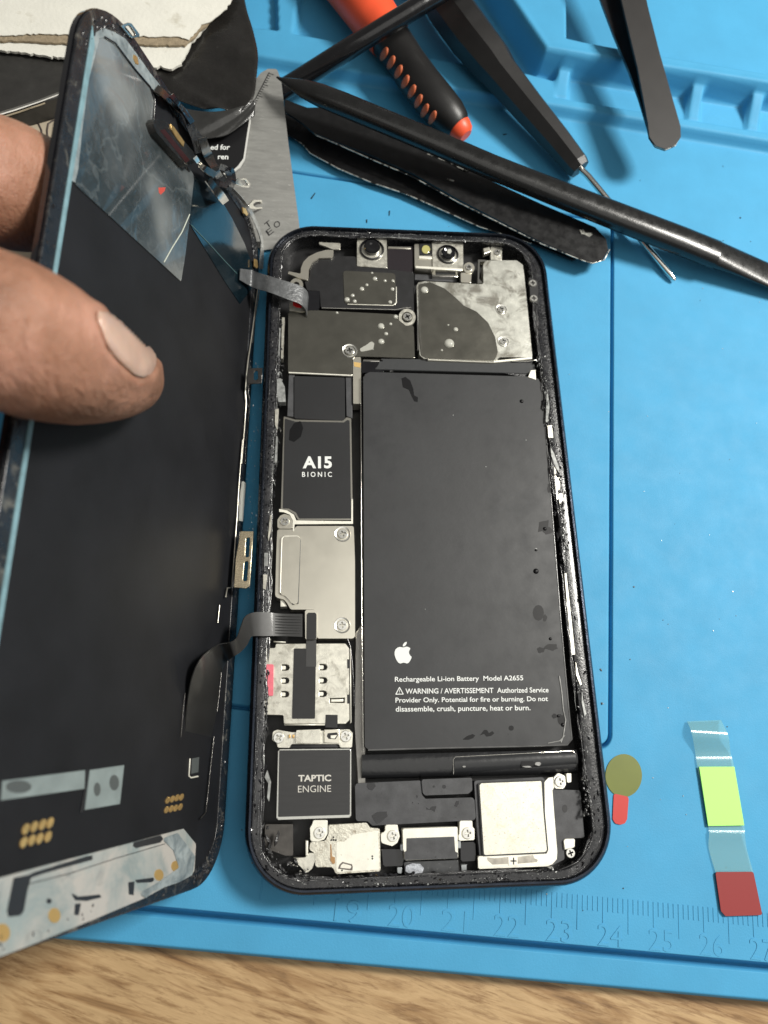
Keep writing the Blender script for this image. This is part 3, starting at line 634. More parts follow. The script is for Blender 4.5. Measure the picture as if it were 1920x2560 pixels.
# right big shield
big = pp('camera_shield', [(1041, 715), (1046, 706), (1062, 703), (1209, 711), (1208, 660), (1215, 651), (1292, 651), (1307, 662), (1311, 690), (1331, 893), (1247, 893), (1243, 902), (1060, 897), (1049, 888)], .4, .66, GREYM, ph, r=.035, bev=.014)
pp('shield_film', R4((150, 122), (200, 113), (262, 140), (310, 180), (345, 214), (400, 240), (450, 288), (480, 350), (492, 415), (478, 452), (185, 441), (160, 428), (150, 330)), .66, .672, DARKM, big, r=.05, bev=.005)
pp('shield_foot', R4((190, 440), (478, 452), (640, 436), (640, 444), (478, 460), (190, 449)), .6, .655, PLATEW, ph, bev=0)
pp('side_wire', R4((142, 130), (148, 120), (155, 400), (145, 410)), .5, .65, CHROME, ph, bev=0)
sc(B, 1080, 922, 15, .675, .5, True); sc(R4, 516, 369, 15, .675, .2, True); 
tube('retaining_wire', [P(*q, .64) for q in [(1338, 790), (1342, 850), (1347, 885), (1341, 900), (1320, 903), (1280, 903)]], .012, CHROME, ph)
# clear glue drops
def drop(u, v, r, z):
    c = P(u, v, z); k = r * depth(c) / FPX; bm = bmesh.new(); lathe(bm, (c.x, c.y), [(k, z), (k * .85, z + k * .3), (k * .5, z + k * .5), (k * .12, z + k * .58)], 12); bmobj('glue_drop', bm, GLUE, ph, smooth=3)
for (x, y, r) in [(1235, 1088, 8.5), (1330, 1066, 4), (1285, 1163, 5), (1237, 1240, 8), (1380, 995, 6), (800, 955, 3.5)]: q = A((x, y))[0]; drop(q[0], q[1], r, .642)
for (x, y, r) in [(1175, 620, 6), (1046, 720, 6), (1095, 680, 4), (900, 826, 7), (955, 785, 5), (1348, 722, 5), (1275, 640, 4), (1352, 640, 4), (1146, 562, 3), (975, 842, 5), (1325, 850, 5)]: q = A((x, y))[0]; drop(q[0], q[1], r, .594)
for (x, y, r) in [(310, 317, 6), (282, 378, 13), (175, 147, 10), (278, 298, 2.5), (250, 407, 3)]: q = R4((x, y))[0]; drop(q[0], q[1], r, .674)
blob = pp('glue_smear', Cc((1055, 420), (1110, 390), (1165, 350), (1192, 372), (1180, 425), (1120, 440), (1060, 450)), .64, .655, GLUE, ph, r=.03, bev=.006)
# strip between board and battery
pp('side_wall', Cc((990, 500), (1062, 500), (1066, 560), (1062, 940), (992, 940)), .3, .62, PLATE, ph, r=.01); pp('amber_tape', Cc((996, 545), (1064, 555), (1058, 600), (1000, 588)), .62, .625, M('amber_tape', (.6, .4, .15), .3), ph)
pp('black_tab', Cc((1075, 530), (1290, 530), (1280, 640), (1075, 650)), .3, .585, GLOSS, ph, r=.02); pp('chrome_strip', Cc((1085, 520), (1275, 525), (1275, 545), (1085, 540)), .55, .6, CHROME, ph); 
pp('flex_strip', Cc((1335, 515), (1560, 520), (1560, 580), (1335, 640)), .3, .57, M('grey_flex', (.16, .16, .16), .25, .4), ph, r=.01)
pp('foam_pad', [(1246, 902), (1332, 900), (1330, 925), (1310, 945), (1250, 930)], .3, .58, M('sparkle_foam', (.02, .02, .022), .3, bump=.02, bs=24, dirt=((.5, .5, .5), 30, .68, .72)), ph, r=.02)
pp('corner_chip', T2((1385, 195), (1420, 190), (1422, 265), (1365, 245)), .5, .68, PLATEW, ph, r=.01)
# --- processor board
pp('upper_board_cover', [(736, 940), (862, 944), (863, 1052), (736, 1046)], .3, .60, BLKM, ph, r=.02); pp('board_side', [(722, 936), (737, 937), (737, 1042), (718, 1040)], .3, .57, GREYP, ph); pp('board_side', [(864, 940), (881, 941), (881, 1046), (866, 1040)], .3, .57, GREYP, ph)
proc = pp('processor_shield', [(709, 1040), (738, 1049), (858, 1052), (866, 1043), (878, 1046), (882, 1300), (745, 1300), (736, 1285), (720, 1276), (702, 1276)], .3, .625, M('shield_steel_edge', (.55, .53, .47), .3, 1), ph, r=.02, bev=.01)
pc = pp('shield_label', [(712, 1046), (738, 1054), (860, 1056), (868, 1050), (874, 1051), (878, 1296), (748, 1296), (740, 1281), (722, 1271), (707, 1271)], .62, .632, BLKM, ph, r=.02, bev=.004)
zc = .6325
text_px('printed_text', 'A15', Z(0, 640, 960)((1308, 915))[0], Z(0, 640, 960)((1434, 915))[0], Z(0, 640, 960)((1308, 865))[0], zc, WHITE, pc, .035)
text_px('printed_text', 'B I O N I C', Z(0, 640, 960)((1305, 954))[0], Z(0, 640, 960)((1434, 954))[0], Z(0, 640, 960)((1305, 932))[0], zc, WHITE, pc, .014)
pp('wet_stain', [(724, 1075), (735, 1058), (752, 1052), (758, 1070), (752, 1092), (735, 1105), (722, 1100)], .6315, .634, WET, pc, r=.03, bev=0)
# --- lower nickel shield
low = pp('power_shield', D((358, 310), (562, 310), (590, 268), (1290, 268), (1305, 700), (1306, 1610), (1285, 1640), (842, 1640), (838, 1310), (800, 1287), (520, 1287), (478, 1210), (440, 1165), (345, 1140), (332, 1110), (345, 600)), .3, .62, PLATE, ph, r=.03, bev=.012)
pp('pressed_panel', D((398, 420), (430, 380), (610, 380), (640, 420), (608, 1222), (540, 1222), (500, 1170), (450, 1120), (382, 1092)), .618, .655, PLATE, low, r=.05, bev=.03, seg=3)
pp('screw_tab', D((358, 300), (360, 190), (395, 140), (445, 120), (510, 140), (545, 200), (548, 300)), .6, .645, PLATE, ph, r=.04); sc(D, 448, 212, 12, .655, .6)
curve_solid('tab_rim', [W(D((380, 60), (480, 80), (560, 130), (590, 200), (1260, 210), (1262, -60), (1280, -60), (1280, 240), (570, 245), (560, 330), (545, 330), (548, 200), (510, 130), (440, 100), (380, 95)), .64)], .6, .64, PLATEW, ph)
sc(D, 1155, 365, 21, .635, .35, True); sc(D, 1150, 1478, 21, .635, .1, True)
pp('board_corner', D((395, 1160), (440, 1175), (480, 1250), (395, 1252)), .3, .56, PLATEW, ph)
# connector of the lower flex, black slot label
slotf = pp('flex_latch', D((695, 1300), (720, 1290), (820, 1290), (842, 1320), (838, 1650), (700, 1650)), .6, .68, PLATE, ph, r=.02); pp('latch_tape', D((716, 1350), (735, 1325), (820, 1325), (836, 1350), (832, 1650), (712, 1650)), .68, .69, TAPE, slotf, r=.02)
pp('clear_tape', E_((808, 160), (930, 160), (930, 520), (806, 520)), .605, .616, M('smoky_tape', (.05, .05, .05), .35), ph, bev=0)
# --- SIM reader
sim_out = fillet(W(E_((296, 330), (330, 292), (430, 292), (436, 240), (1285, 236), (1335, 300), (1338, 1170), (1290, 1218), (532, 1218), (528, 1112), (300, 1108), (256, 1060), (262, 800), (266, 480), (300, 470)), .6), .03)
holes = []
for cx, cy in ((555, 530), (552, 690), (550, 855), (1015, 525), (1015, 687), (1012, 850)):
    holes.append(W(E_([(cx - 45, cy - 38), (cx + 10, cy - 38), (cx + 38, cy - 28), (cx + 50, cy), (cx + 38, cy + 28), (cx + 10, cy + 38), (cx - 45, cy + 38)]), .6))
holes.append(W(E_((1095, 903), (1278, 900), (1275, 960), (1095, 962)), .6))
simr = curve_solid('sim_reader', [sim_out] + holes, .5, .6, PLATED, ph, bev=.008); prism('reader_floor', [tuple(p) for p in W(E_((330, 320), (1300, 260), (1300, 1180), (560, 1180), (560, 1080), (330, 1080)), .5)], .3, .5, BLK, ph)
for i, (cx, cy) in enumerate(((530, 532), (528, 692), (526, 857), (992, 527), (992, 689), (990, 852))): pp('contact_spring', E_([(cx - 38, cy - 22), (cx + 28, cy - 22), (cx + 28, cy + 22), (cx - 38, cy + 22)]), .5, .59, PLATEW, simr, r=.02)
pp('contact_spring', E_((1110, 918), (1262, 915), (1260, 948), (1110, 950)), .5, .59, PLATEW, simr)
pp('black_label', E_((658, 298), (928, 298), (915, 1155), (634, 1155)), .6, .612, TAPE, simr, r=.02, bev=.003); pp('black_label', E_((1045, 1106), (1192, 1108), (1190, 1265), (1040, 1262)), .6, .612, TAPE, simr, r=.01, bev=.003)
pp('pink_label', E_((278, 490), (410, 492), (404, 876), (262, 874)), .6, .64, PINK, simr, r=.025, bev=.006)
for y in (430, 860): pp('edge_chip', E_((1308, y), (1338, y), (1338, y + 110), (1310, y + 110)), .6, .612, BLK, simr)
pp('reader_lip', E_((1340, 300), (1352, 300), (1360, 1200), (1345, 1215)), .5, .62, PLATEW, ph, bev=0); pp('reader_lip', E_((540, 1222), (1040, 1222), (1040, 1236), (540, 1236)), .5, .6, PLATEW, ph, bev=0)
tube('antenna_cable', [P(*E_((x, y))[0], .6) for x, y in ((1310, 180), (1345, 280), (1370, 500), (1385, 750), (1392, 1000))], .02, GLOSS, ph)
pp('corner_spring', E_((310, 175), (375, 180), (350, 230), (300, 280), (290, 250), (335, 215)), .5, .68, PLATEW, ph); pp('corner_spring', E_((410, 208), (558, 215), (556, 228), (410, 220)), .5, .6, PLATEW, ph, bev=0)
# battery side wall, channel between the columns
pp('side_channel', E_((1410, 110), (1470, 20), (1530, 0), (1530, 2000), (1440, 2000), (1400, 1250), (1410, 600)), .2, .42, M('channel_metal', (.3, .29, .27), .3, .8, bump=.01, bs=6), ph)
tube('battery_edge_glint', [P(*q, .66) for q in [(902, 945), (903, 1200), (904, 1500), (906, 1700), (908, 1880)]], .009, CHROME, ph)  # chrome line put in for the glint down the battery's left side
# --- connector bar and vibration motor
bar = pp('connector_bar', F((380, 40), (430, 20), (600, 50), (1140, 20), (1260, 15), (1300, 60), (1290, 225), (1150, 225), (1150, 185), (585, 185), (575, 228), (432, 225), (430, 180), (370, 140)), .4, .6, PLATED, ph, r=.02)
pp('connector_cap', F((650, 25), (930, 15), (930, 170), (640, 175)), .6, .66, PLATED, ph, r=.01); pp('connector_cap', F((968, 15), (1150, 15), (1150, 175), (968, 172)), .6, .64, PLATE, ph)
for x in (560, 605, 650, 690): pp('connector_pin', F((x, 75), (x + 22, 75), (x + 22, 115), (x, 115)), .6, .64, GOLD if x < 640 else PLATEW, bar)
pp('bar_slot', F((1010, 60), (1120, 50), (1130, 85), (1100, 130), (1020, 125), (1000, 95)), .64, .643, BLK, bar, r=.02); pp('bar_slot_tongue', F((1045, 85), (1120, 80), (1090, 122), (1045, 118)), .643, .648, PLATEW, bar)
pp('bar_gap', F((583, 185), (1150, 182), (1150, 225), (583, 232)), .3, .55, BLK, ph)
sc(F, 446, 112, 14, .615, .6); sc(F, 1218, 95, 14, .615, .35)
mot = pp('vibration_motor', F((440, 245), (1282, 238), (1280, 1030), (420, 1058)), .25, .62, M('motor_can', (.62, .62, .58), .3, 1, bump=.002, bs=60), ph, r=.03, bev=.02)
mt = pp('motor_label', F((452, 258), (1270, 250), (1266, 1000), (438, 1025)), .62, .628, M('motor_black', (.028, .028, .029), .42, var=.1, bump=.001, bs=80, stretch=(1, 12, 1)), mot, r=.02, bev=.003)
text_px('printed_text', 'TAPTIC', F((672, 614))[0], F((1050, 610))[0], F((672, 540))[0], .6285, M('grey_print', (.62, .6, .55), .5), mot, .03)
text_px('printed_text', 'ENGINE', F((668, 742))[0], F((1050, 735))[0], F((668, 660))[0], .6285, MATS['grey_print'], mot, -.005)
# --- bottom row
pp('motor_tab', F((835, 1062), (1010, 1062), (1008, 1220), (970, 1285), (900, 1305), (812, 1305), (808, 1140), (840, 1110)), .4, .6, PLATEW, ph, r=.03); sc(F, 918, 1208, 14.5, .612, .3)
pp('speaker_grille_block', F((290, 1110), (610, 1110), (612, 1470), (520, 1470), (280, 1380)), .3, .5, M('brown_grey_foam', (.06, .055, .05), .6, var=.3, vs=6), ph, r=.02)
lm = pp('lower_antenna_plate', F((1020, 1118), (1460, 1092), (1500, 1150), (1610, 1160), (1620, 1650), (1105, 1682), (1070, 1602), (870, 1602), (858, 1440), (800, 1400), (812, 1312), (985, 1302), (1020, 1220)), .4, .58, M('worn_foil', (.7, .675, .58), .4, .7, var=.12, vs=7, bump=.01, bs=18, dirt=((.36, .31, .24), 13, .55, .68), grain=.08), ph, r=.03)
pp('foil_patch', F((1110, 1310), (1200, 1310), (1290, 1230), (1590, 1180), (1605, 1630), (1110, 1660)), .58, .586, PLATEW, lm, r=.03, bev=.003)
for x, y in ((1078, 1258), (1052, 1292), (1078, 1290), (1104, 1292), (1525, 1478), (1525, 1505), (1148, 1612), (1175, 1640)): pp('pin_hole', F(circle((x, y), 11, 8)), .58, .589, BLK, lm, bev=0)
curve_solid('stamped_mark', [W(F((1130, 1620), (1145, 1575), (1180, 1543), (1290, 1570), (1300, 1600), (1295, 1640), (1270, 1640)), .59), W(F((1155, 1610), (1165, 1580), (1190, 1560), (1275, 1583), (1285, 1600), (1270, 1622)), .59)], .586, .59, M('print_dark', (.12, .1, .09), .5), lm)
pp('copper_trace', F((1040, 1340), (1052, 1340), (1060, 1480), (1095, 1490), (1095, 1560), (1070, 1570), (1040, 1530)), .58, .587, M('copper', (.45, .26, .12), .4, .6), lm)
pp('corner_bracket', F((612, 1500), (750, 1492), (800, 1440), (862, 1442), (862, 1540), (830, 1620), (770, 1672), (700, 1600), (612, 1515)), .4, .57, PLATED, ph, r=.03); pp('corner_bracket', F((756, 1300), (785, 1300), (785, 1470), (756, 1470)), .4, .6, PLATEW, ph); 
longp = pp('antenna_cover', G((135, 310), (165, 285), (930, 250), (952, 290), (955, 430), (995, 474), (1570, 458), (1592, 490), (1608, 700), (1585, 735), (345, 800), (290, 748), (165, 745), (145, 720)), .35, .58, GREYP, ph, r=.03, bev=.014)
pp('antenna_cover', G((945, 238), (1562, 216), (1566, 370), (1515, 412), (985, 432), (962, 400)), .35, .61, GREYP, ph, r=.03)
CH = M('chipped_flake', (.015, .015, .017), .2, coat=.4)
for px, z in [(G((290, 280), (370, 280), (388, 320), (345, 370), (300, 358), (275, 320)), .58), (G((335, 680), (400, 635), (520, 628), (530, 690), (440, 765), (400, 780), (365, 735)), .58), (G((1000, 575), (1040, 600), (1075, 565), (1130, 562), (1105, 632), (1070, 610), (1010, 605)), .58), (G((1345, 560), (1370, 500), (1405, 500), (1400, 535), (1375, 570)), .58), (G(circle((1222, 325), 24, 10)), .61), (G(circle((1096, 322), 14, 8)), .61), (G((880, 430), (905, 435), (890, 468)), .58), (G(circle((838, 520), 7, 6)), .58), (G(circle((908, 530), 6, 6)), .58)]:
    pp('paint_chip', px, z, z + .004, CH, longp, bev=0)
pp('usb_bracket', G((503, 790), (655, 790), (662, 850), (680, 930), (650, 1010), (590, 1050), (520, 1030), (455, 1010), (450, 890), (505, 880)), .4, .6, PLATEW, ph, r=.03); sc(G, 597, 925, 14, .612, .3)
pp('usb_bracket', G((1412, 742), (1565, 740), (1568, 830), (1592, 832), (1592, 975), (1400, 985), (1398, 920), (1410, 900)), .4, .6, PLATEW, ph, r=.02); sc(G, 1507, 893, 14, .612, .1)
usb = pp('charging_port', G((718, 838), (1385, 815), (1392, 1200), (740, 1225), (735, 1110), (722, 1090)), .35, .6, PLATEW, ph, r=.02)
pp('port_cover', G((765, 955), (1345, 935), (1358, 1120), (1388, 1130), (1388, 1200), (742, 1222), (740, 1120), (765, 1110)), .6, .612, GREYP, usb, r=.01, bev=.004)
pp('port_gasket', G((735, 1245), (1395, 1222), (1400, 1385), (740, 1400)), .35, .56, M('port_rubber', (.045, .047, .05), .4, var=.3, vs=8, dirt=((.3, .3, .3), 16, .64, .7)), ph, r=.02); pp('torn_seal', G((755, 1290), (830, 1262), (930, 1268), (975, 1320), (950, 1392), (800, 1385), (750, 1360)), .56, .6, M('pale_seal', (.4, .42, .46), .35, .2, var=.3, vs=14, bump=.02, bs=16), ph, r=.01)
for px in [G((690, 1030), (745, 1025), (748, 1105), (692, 1105)), G((1385, 985), (1425, 985), (1425, 1075), (1390, 1075)), G((650, 1310), (710, 1310), (700, 1385), (655, 1380)), G((1430, 1280), (1495, 1275), (1495, 1370), (1440, 1375))]: pp('side_clip', px, .4, .55, M('clip_grey', (.35, .37, .38), .35, .6), ph, r=.01)
for px in [G((450, 1080), (720, 1090), (730, 1290), (480, 1300)), G((1420, 1000), (1600, 1000), (1610, 1230), (1425, 1240))]: pp('port_foot', px, .25, .45, GLOSS, ph, r=.03)
base = pp('speaker_body', H((190, 400), (200, 380), (900, 345), (1000, 470), (1275, 480), (1290, 500), (1332, 970), (1115, 985), (1125, 1195), (1000, 1260), (250, 1200), (215, 850)), .3, .55, GREYP, ph, r=.02)
pp('strap', H((925, 385), (960, 350), (1012, 345), (1018, 462), (998, 466), (1018, 720), (1050, 1120), (1045, 1195), (1000, 1245), (950, 1268), (232, 1296), (228, 1165), (930, 1132), (942, 1110), (905, 700), (885, 470)), .5, .585, PLATEW, ph, r=.02)
pp('label_gap', H((228, 412), (262, 394), (896, 370), (918, 400), (922, 700), (957, 1098), (940, 1136), (278, 1166)), .585, .594, BLK, ph, r=.02, bev=0)
pp('speaker_label', H((245, 430), (262, 408), (885, 384), (905, 700), (942, 1095), (930, 1120), (292, 1152)), .55, .6, M('speckled_tin', (.74, .725, .64), .5, .5, var=.05, vs=5, dirt=((.4, .36, .27), 34, .57, .68), dirt2=((.66, .62, .5), 6, .5, .7)), ph, r=.02)
tape2 = pp('tape_scrap', H((320, 1175), (400, 1185), (545, 1170), (640, 1170), (800, 1150), (812, 1185), (850, 1200), (840, 1225), (640, 1240), (380, 1250), (330, 1210)), .585, .589, M('smoky_film', (.45, .42, .36), .3, var=.25, vs=8), ph, r=.01, bev=0)
pmk = pp('plus_label', H((542, 1168), (638, 1168), (640, 1255), (545, 1260)), .589, .594, PLATEW, ph, bev=0)
bm = bmesh.new()
for px in [H((590, 1178), (604, 1178), (604, 1250), (590, 1250)), H((565, 1206), (628, 1206), (628, 1220), (565, 1220))]: prism_bm(bm, W(px, .594), .594, .5945 + .002 * (px[0][0] > 1285), 0)
bmobj('plus_sign', bm, BLK, pmk)
pp('screw_plate', H((1015, 345), (1060, 300), (1130, 330), (1140, 420), (1115, 465), (1022, 460)), .5, .6, PLATEW, ph, r=.03); sc(H, 1078, 390, 13.5, .612, .1)
pp('side_contact', H((1145, 305), (1195, 305), (1195, 395), (1155, 400)), .5, .62, PLATEW, ph, r=.01)
pp('screw_plate', H((1118, 1000), (1135, 985), (1232, 982), (1230, 1070), (1125, 1100)), .5, .6, PLATEW, ph, r=.02); sc(H, 1186, 1130, 12, .55, .3)
pp('vent_slot', H([(1128 + 28 * math.cos(a), 670 + 42 * math.sin(a)) for a in [i * math.pi / 8 for i in range(16)]]), .55, .553, BLK, base, bev=0)
# side-rail metal fragments
pp('antenna_strip', [(1411, 1433), (1416, 1433), (1438, 1636), (1429, 1637)], .6, .72, PLATEW, ph, bev=.004)
pp('antenna_strip', N7((185, 620), (195, 640), (208, 800), (200, 800)), .6, .72, PLATED, ph, bev=0); pp('antenna_strip', N7((202, 680), (215, 682), (217, 745), (204, 745)), .6, .72, PLATED, ph, bev=0)
for k, px in enumerate([N7((145, 225), (152, 225), (160, 300), (150, 380), (140, 380)), N7((150, 400), (175, 395), (180, 465), (155, 465)), N7((165, 510), (185, 550), (210, 620), (215, 660), (190, 620), (170, 560)), N7((300, 1660), (315, 1740), (335, 1800), (328, 1810), (305, 1750)), N7((335, 1820), (345, 1900), (360, 1960), (350, 1980), (335, 1900)), N7((210, 770), (230, 765), (235, 800), (215, 825)),
                        N4((510, 960), (522, 960), (512, 1215), (500, 1215)), N4((535, 860), (560, 860), (555, 960), (545, 1240), (525, 1240)), N4((490, 1430), (520, 1420), (560, 1500), (570, 1640), (500, 1640), (488, 1560)), N4((470, 1710), (505, 1700), (500, 1800), (490, 1900), (470, 1850)), N4((480, 1950), (495, 1960), (488, 2200), (465, 2200)), N5((425, 690), (440, 690), (435, 820), (410, 940), (405, 900)), N5((372, 1040), (405, 1040), (405, 1160), (370, 1160)), N5((362, 1240), (400, 1240), (385, 1380), (360, 1370)), LL((720, 1340), (750, 1440), (735, 1600), (720, 1560), (730, 1450), (700, 1400))]):
    pp('rail_fragment', px, .55, .735, [RESP, PLATED][k % 2], ph, r=.006, bev=.004)
ph_holes = [(1325, 770), (1338, 900)]
# ------------------------------------------------------------------ the lifted screen
scn = thing('lifted_screen', 'phone display standing open beside the phone body, dark inner side out, held by a thumb', 'phone screen')
scn.location = OS; scn.rotation_euler = RS.to_euler()
def LW(x, y, h=0.): return OS + RS @ Vector((x, y, h))
def WL(p): return RS.transposed() @ (Vector(p) - OS)
HW, HH = 3.575, 7.335
def rrect(d, r=1.1, n=12): return fillet([(-3.5 + d, -7.36 + d), (3.6 - d, -7.25 + d), (3.6 - d, 7.42 - d), (-3.5 + d, 7.14 - d)], [max(r - d, .1), max(r - d, .1), max(r - d, .1), max(1.5 - d, .1)], n)
GRIME = M('grimy_bezel', (.012, .013, .016), .3, var=.4, vs=3, bump=.006, bs=14, rv=.15, dirt=((.12, .115, .10), 3.2, .55, .72))
prism('glass', rrect(0), -.1, -.01, M('black_glass', (.006, .006, .008), .08, coat=.5), scn, bev=.04, seg=3)
curve_solid('bezel', [rrect(.02), rrect(.34)], -.01, .05, GRIME, scn, bev=.015)
prism('back_sheet', rrect(.33), -.008, .03, M('screen_back_black', (.0085, .009, .011), .62, spec=.25, var=.3, vs=.8, bump=.0015, bs=12, grain=.15), scn, bev=.004)
rr = random.Random(5); bm = bmesh.new(); base = rrect(.09, n=10)          # ragged residue round the edge
for k in range(520):
    i = rr.randrange(len(base)); a, b = Vector(base[i]), Vector(base[(i + 1) % len(base)]); p = a.lerp(b, rr.random()) + Vector((rr.uniform(0, .2) * (-1 if a.x > 0 else 1), rr.uniform(0, .2) * (-1 if a.y > 0 else 1))); s_ = rr.uniform(.008, .03)
    pts = [(p.x + s_ * rr.uniform(.5, 1.4) * math.cos(q), p.y + s_ * 2 * rr.uniform(.5, 1.4) * math.sin(q)) for q in [j * math.pi / 2.5 for j in range(5)]]
    bt_ = [bm.verts.new((x, y, .045)) for x, y in pts]; tp_ = bm.verts.new((p.x, p.y, .05 + s_ * rr.uniform(.5, 1.5)))
    for j in range(5): bm.faces.new((bt_[j], bt_[(j + 1) % 5], tp_))
bmobj('adhesive_residue', bm, GRIME, scn)['kind'] = 'stuff'
STRIP = M('pale_blue_reflection', (.17, .29, .33), .45, var=.15, vs=5, dirt=((.12, .2, .22), 6, .6, .75))
xs_ = sum(PS(*q, .05).x for q in ((183, 451), (139, 637), (28, 1280))) / 3
prism('bevel_reflection_strip', [(xs_ - .045, -6.4), (xs_ + .035, -6.4), (xs_ + .05, 3.6), (xs_ + .1, 5.9), (xs_ - .02, 6.2)], .03, .075, STRIP, scn, bev=.015)  # reflection on the inner bevel, put in as a pale blue strip
# clear cloudy film with creases
def filmmat(name, c0, c1, c2, alpha=1.):
    m = bpy.data.materials.new(name); m.use_nodes = True; nt = m.node_tree; N = nt.nodes; L = nt.links; b = N['Principled BSDF']
    b.inputs['Roughness'].default_value = .22; b.inputs['Coat Weight'].default_value = .5
    tc = N.new('ShaderNodeTexCoord')
    def ns(s, d, di): n = N.new('ShaderNodeTexNoise'); n.inputs['Scale'].default_value = s; n.inputs['Detail'].default_value = d; n.inputs['Distortion'].default_value = di; n.inputs['Roughness'].default_value = .5; L.new(tc.outputs['Object'], n.inputs['Vector']); return n.outputs['Fac']
    r = N.new('ShaderNodeValToRGB'); L.new(ns(.42, 2, .3), r.inputs[0]); e = r.color_ramp.elements; e.new(.5); e[0].position = .4; e[1].position = .5; e[2].position = .62
    for q, c in zip(e, (c0, c1, c2)): q.color = (*c, 1)
    r2 = N.new('ShaderNodeValToRGB'); L.new(ns(6, 6, .7), r2.inputs[0]); r2.color_ramp.elements[0].position = .5; r2.color_ramp.elements[1].position = .74; r2.color_ramp.elements[0].color = (0, 0, 0, 1); r2.color_ramp.elements[1].color = (.55, .6, .62, 1)
    x = N.new('ShaderNodeMix'); x.data_type = 'RGBA'; x.blend_type = 'SCREEN'; x.inputs[0].default_value = .05; L.new(r.outputs[0], x.inputs[6]); L.new(r2.outputs[0], x.inputs[7])
    # thin bright creases
    vo = N.new('ShaderNodeTexVoronoi'); vo.feature = 'DISTANCE_TO_EDGE'; vo.inputs['Scale'].default_value = .55; mp = N.new('ShaderNodeMapping'); mp.inputs['Rotation'].default_value = (0, 0, .7); mp.inputs['Scale'].default_value = (1, .45, 1)
    ad = N.new('ShaderNodeVectorMath'); n3 = N.new('ShaderNodeTexNoise'); n3.inputs['Scale'].default_value = 2.2; L.new(tc.outputs['Object'], n3.inputs['Vector'])
    sc_ = N.new('ShaderNodeVectorMath'); sc_.operation = 'SCALE'; sc_.inputs['Scale'].default_value = .5; L.new(n3.outputs['Color'], sc_.inputs[0]); L.new(tc.outputs['Object'], ad.inputs[0]); L.new(sc_.outputs[0], ad.inputs[1])
    L.new(ad.outputs[0], mp.inputs[0]); L.new(mp.outputs[0], vo.inputs['Vector'])
    mr = N.new('ShaderNodeMapRange'); L.new(vo.outputs['Distance'], mr.inputs[0]); mr.inputs[1].default_value = 0; mr.inputs[2].default_value = .01; mr.inputs[3].default_value = .07; mr.inputs[4].default_value = 0
    y = N.new('ShaderNodeMix'); y.data_type = 'RGBA'; L.new(mr.outputs[0], y.inputs[0]); L.new(x.outputs[2], y.inputs[6]); y.inputs[7].default_value = (.55, .62, .62, 1)
    L.new(y.outputs[2], b.inputs['Base Color'])
    bp = N.new('ShaderNodeBump'); bp.inputs['Distance'].default_value = .09; bp.inputs['Strength'].default_value = .7; L.new(ns(1.1, 3, .8), bp.inputs['Height']); L.new(bp.outputs[0], b.inputs['Normal'])
    return m
FILM = filmmat('cloudy_film', (.028, .036, .039), (.068, .078, .082), (.2, .212, .21)); FILM2 = M('teal_black_film', (.006, .013, .018), .16, var=.5, vs=.8, bump=.008, bs=1.6, coat=.5)
fpx = [(238, 78), (262, 90), (289, 106), (337, 170), (376, 215), (387, 250), (383, 300), (400, 335), (478, 426), (486, 440), (476, 533), (464, 634), (453, 704), (187, 460), (196, 380), (214, 230), (230, 130)]
ps('clear_film', fpx, .03, .05, FILM, scn, r=.05)
dpx = [(486, 440), (540, 478), (580, 545), (612, 610), (630, 660), (634, 716), (600, 760), (560, 700), (475, 560), (476, 533)]
ps('dark_film', dpx, .03, .045, FILM2, scn, r=.04)
HAZE = M('dried_haze', (.26, .3, .31), .5, var=.25, vs=2.5, bump=.01, bs=20, dirt=((.1, .13, .145), 3.5, .45, .7))
ps('haze_patch', TL((1000, 330), (1080, 290), (1180, 330), (1300, 400), (1420, 560), (1560, 760), (1659, 880), (1659, 1000), (1560, 900), (1400, 720), (1200, 470), (1080, 385), (980, 420)), .03, .06, HAZE, scn, r=.02)
ps('haze_patch', [(236, 90), (250, 96), (222, 200), (205, 330), (196, 420), (188, 456), (176, 450), (190, 330), (212, 190), (228, 110)], .045, .062, HAZE, scn, r=.02)
def stube(name, px, h, r, mat, n=6): return tube(name, [PS(u, v, h) for u, v in px], r, mat, scn, n)
stube('seam_wire', [(262, 92), (289, 108), (337, 172), (376, 217), (388, 252), (384, 300), (400, 335), (440, 385), (474, 428)], .07, .016, GLOSS)
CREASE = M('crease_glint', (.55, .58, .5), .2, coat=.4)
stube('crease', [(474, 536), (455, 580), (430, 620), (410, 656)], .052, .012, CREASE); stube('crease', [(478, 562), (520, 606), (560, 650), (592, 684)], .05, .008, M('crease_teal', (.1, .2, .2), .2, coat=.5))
ps('red_tab', SM((275, 1115), (350, 1112), (340, 1150), (300, 1190), (282, 1170)), .05, .054, M('dull_red', (.5, .07, .05), .4), scn)
ps('gold_contact', TL((1390, 565), (1425, 590), (1440, 670), (1410, 660), (1385, 600)), .05, .075, GOLD, scn, r=.01)
def clip(name, quadpx, hole, h):
    return curve_solid(name, [fillet(WS(quadpx, h), .03), fillet(WS(hole, h), .02)], h - .04, h, CHROME, scn, bev=.008)
clip('spring_clip', TL((1255, 260), (1330, 232), (1365, 240), (1455, 360), (1440, 385), (1370, 395), (1350, 380), (1280, 290)), TL((1285, 285), (1335, 262), (1355, 268), (1410, 355), (1400, 372), (1365, 370)), .1)
clip('spring_clip', SM((1060, 1040), (1110, 1015), (1180, 1015), (1235, 1080), (1215, 1115), (1150, 1110), (1080, 1080)), SM((1120, 1035), (1170, 1035), (1205, 1080), (1190, 1095), (1150, 1088)), .1)
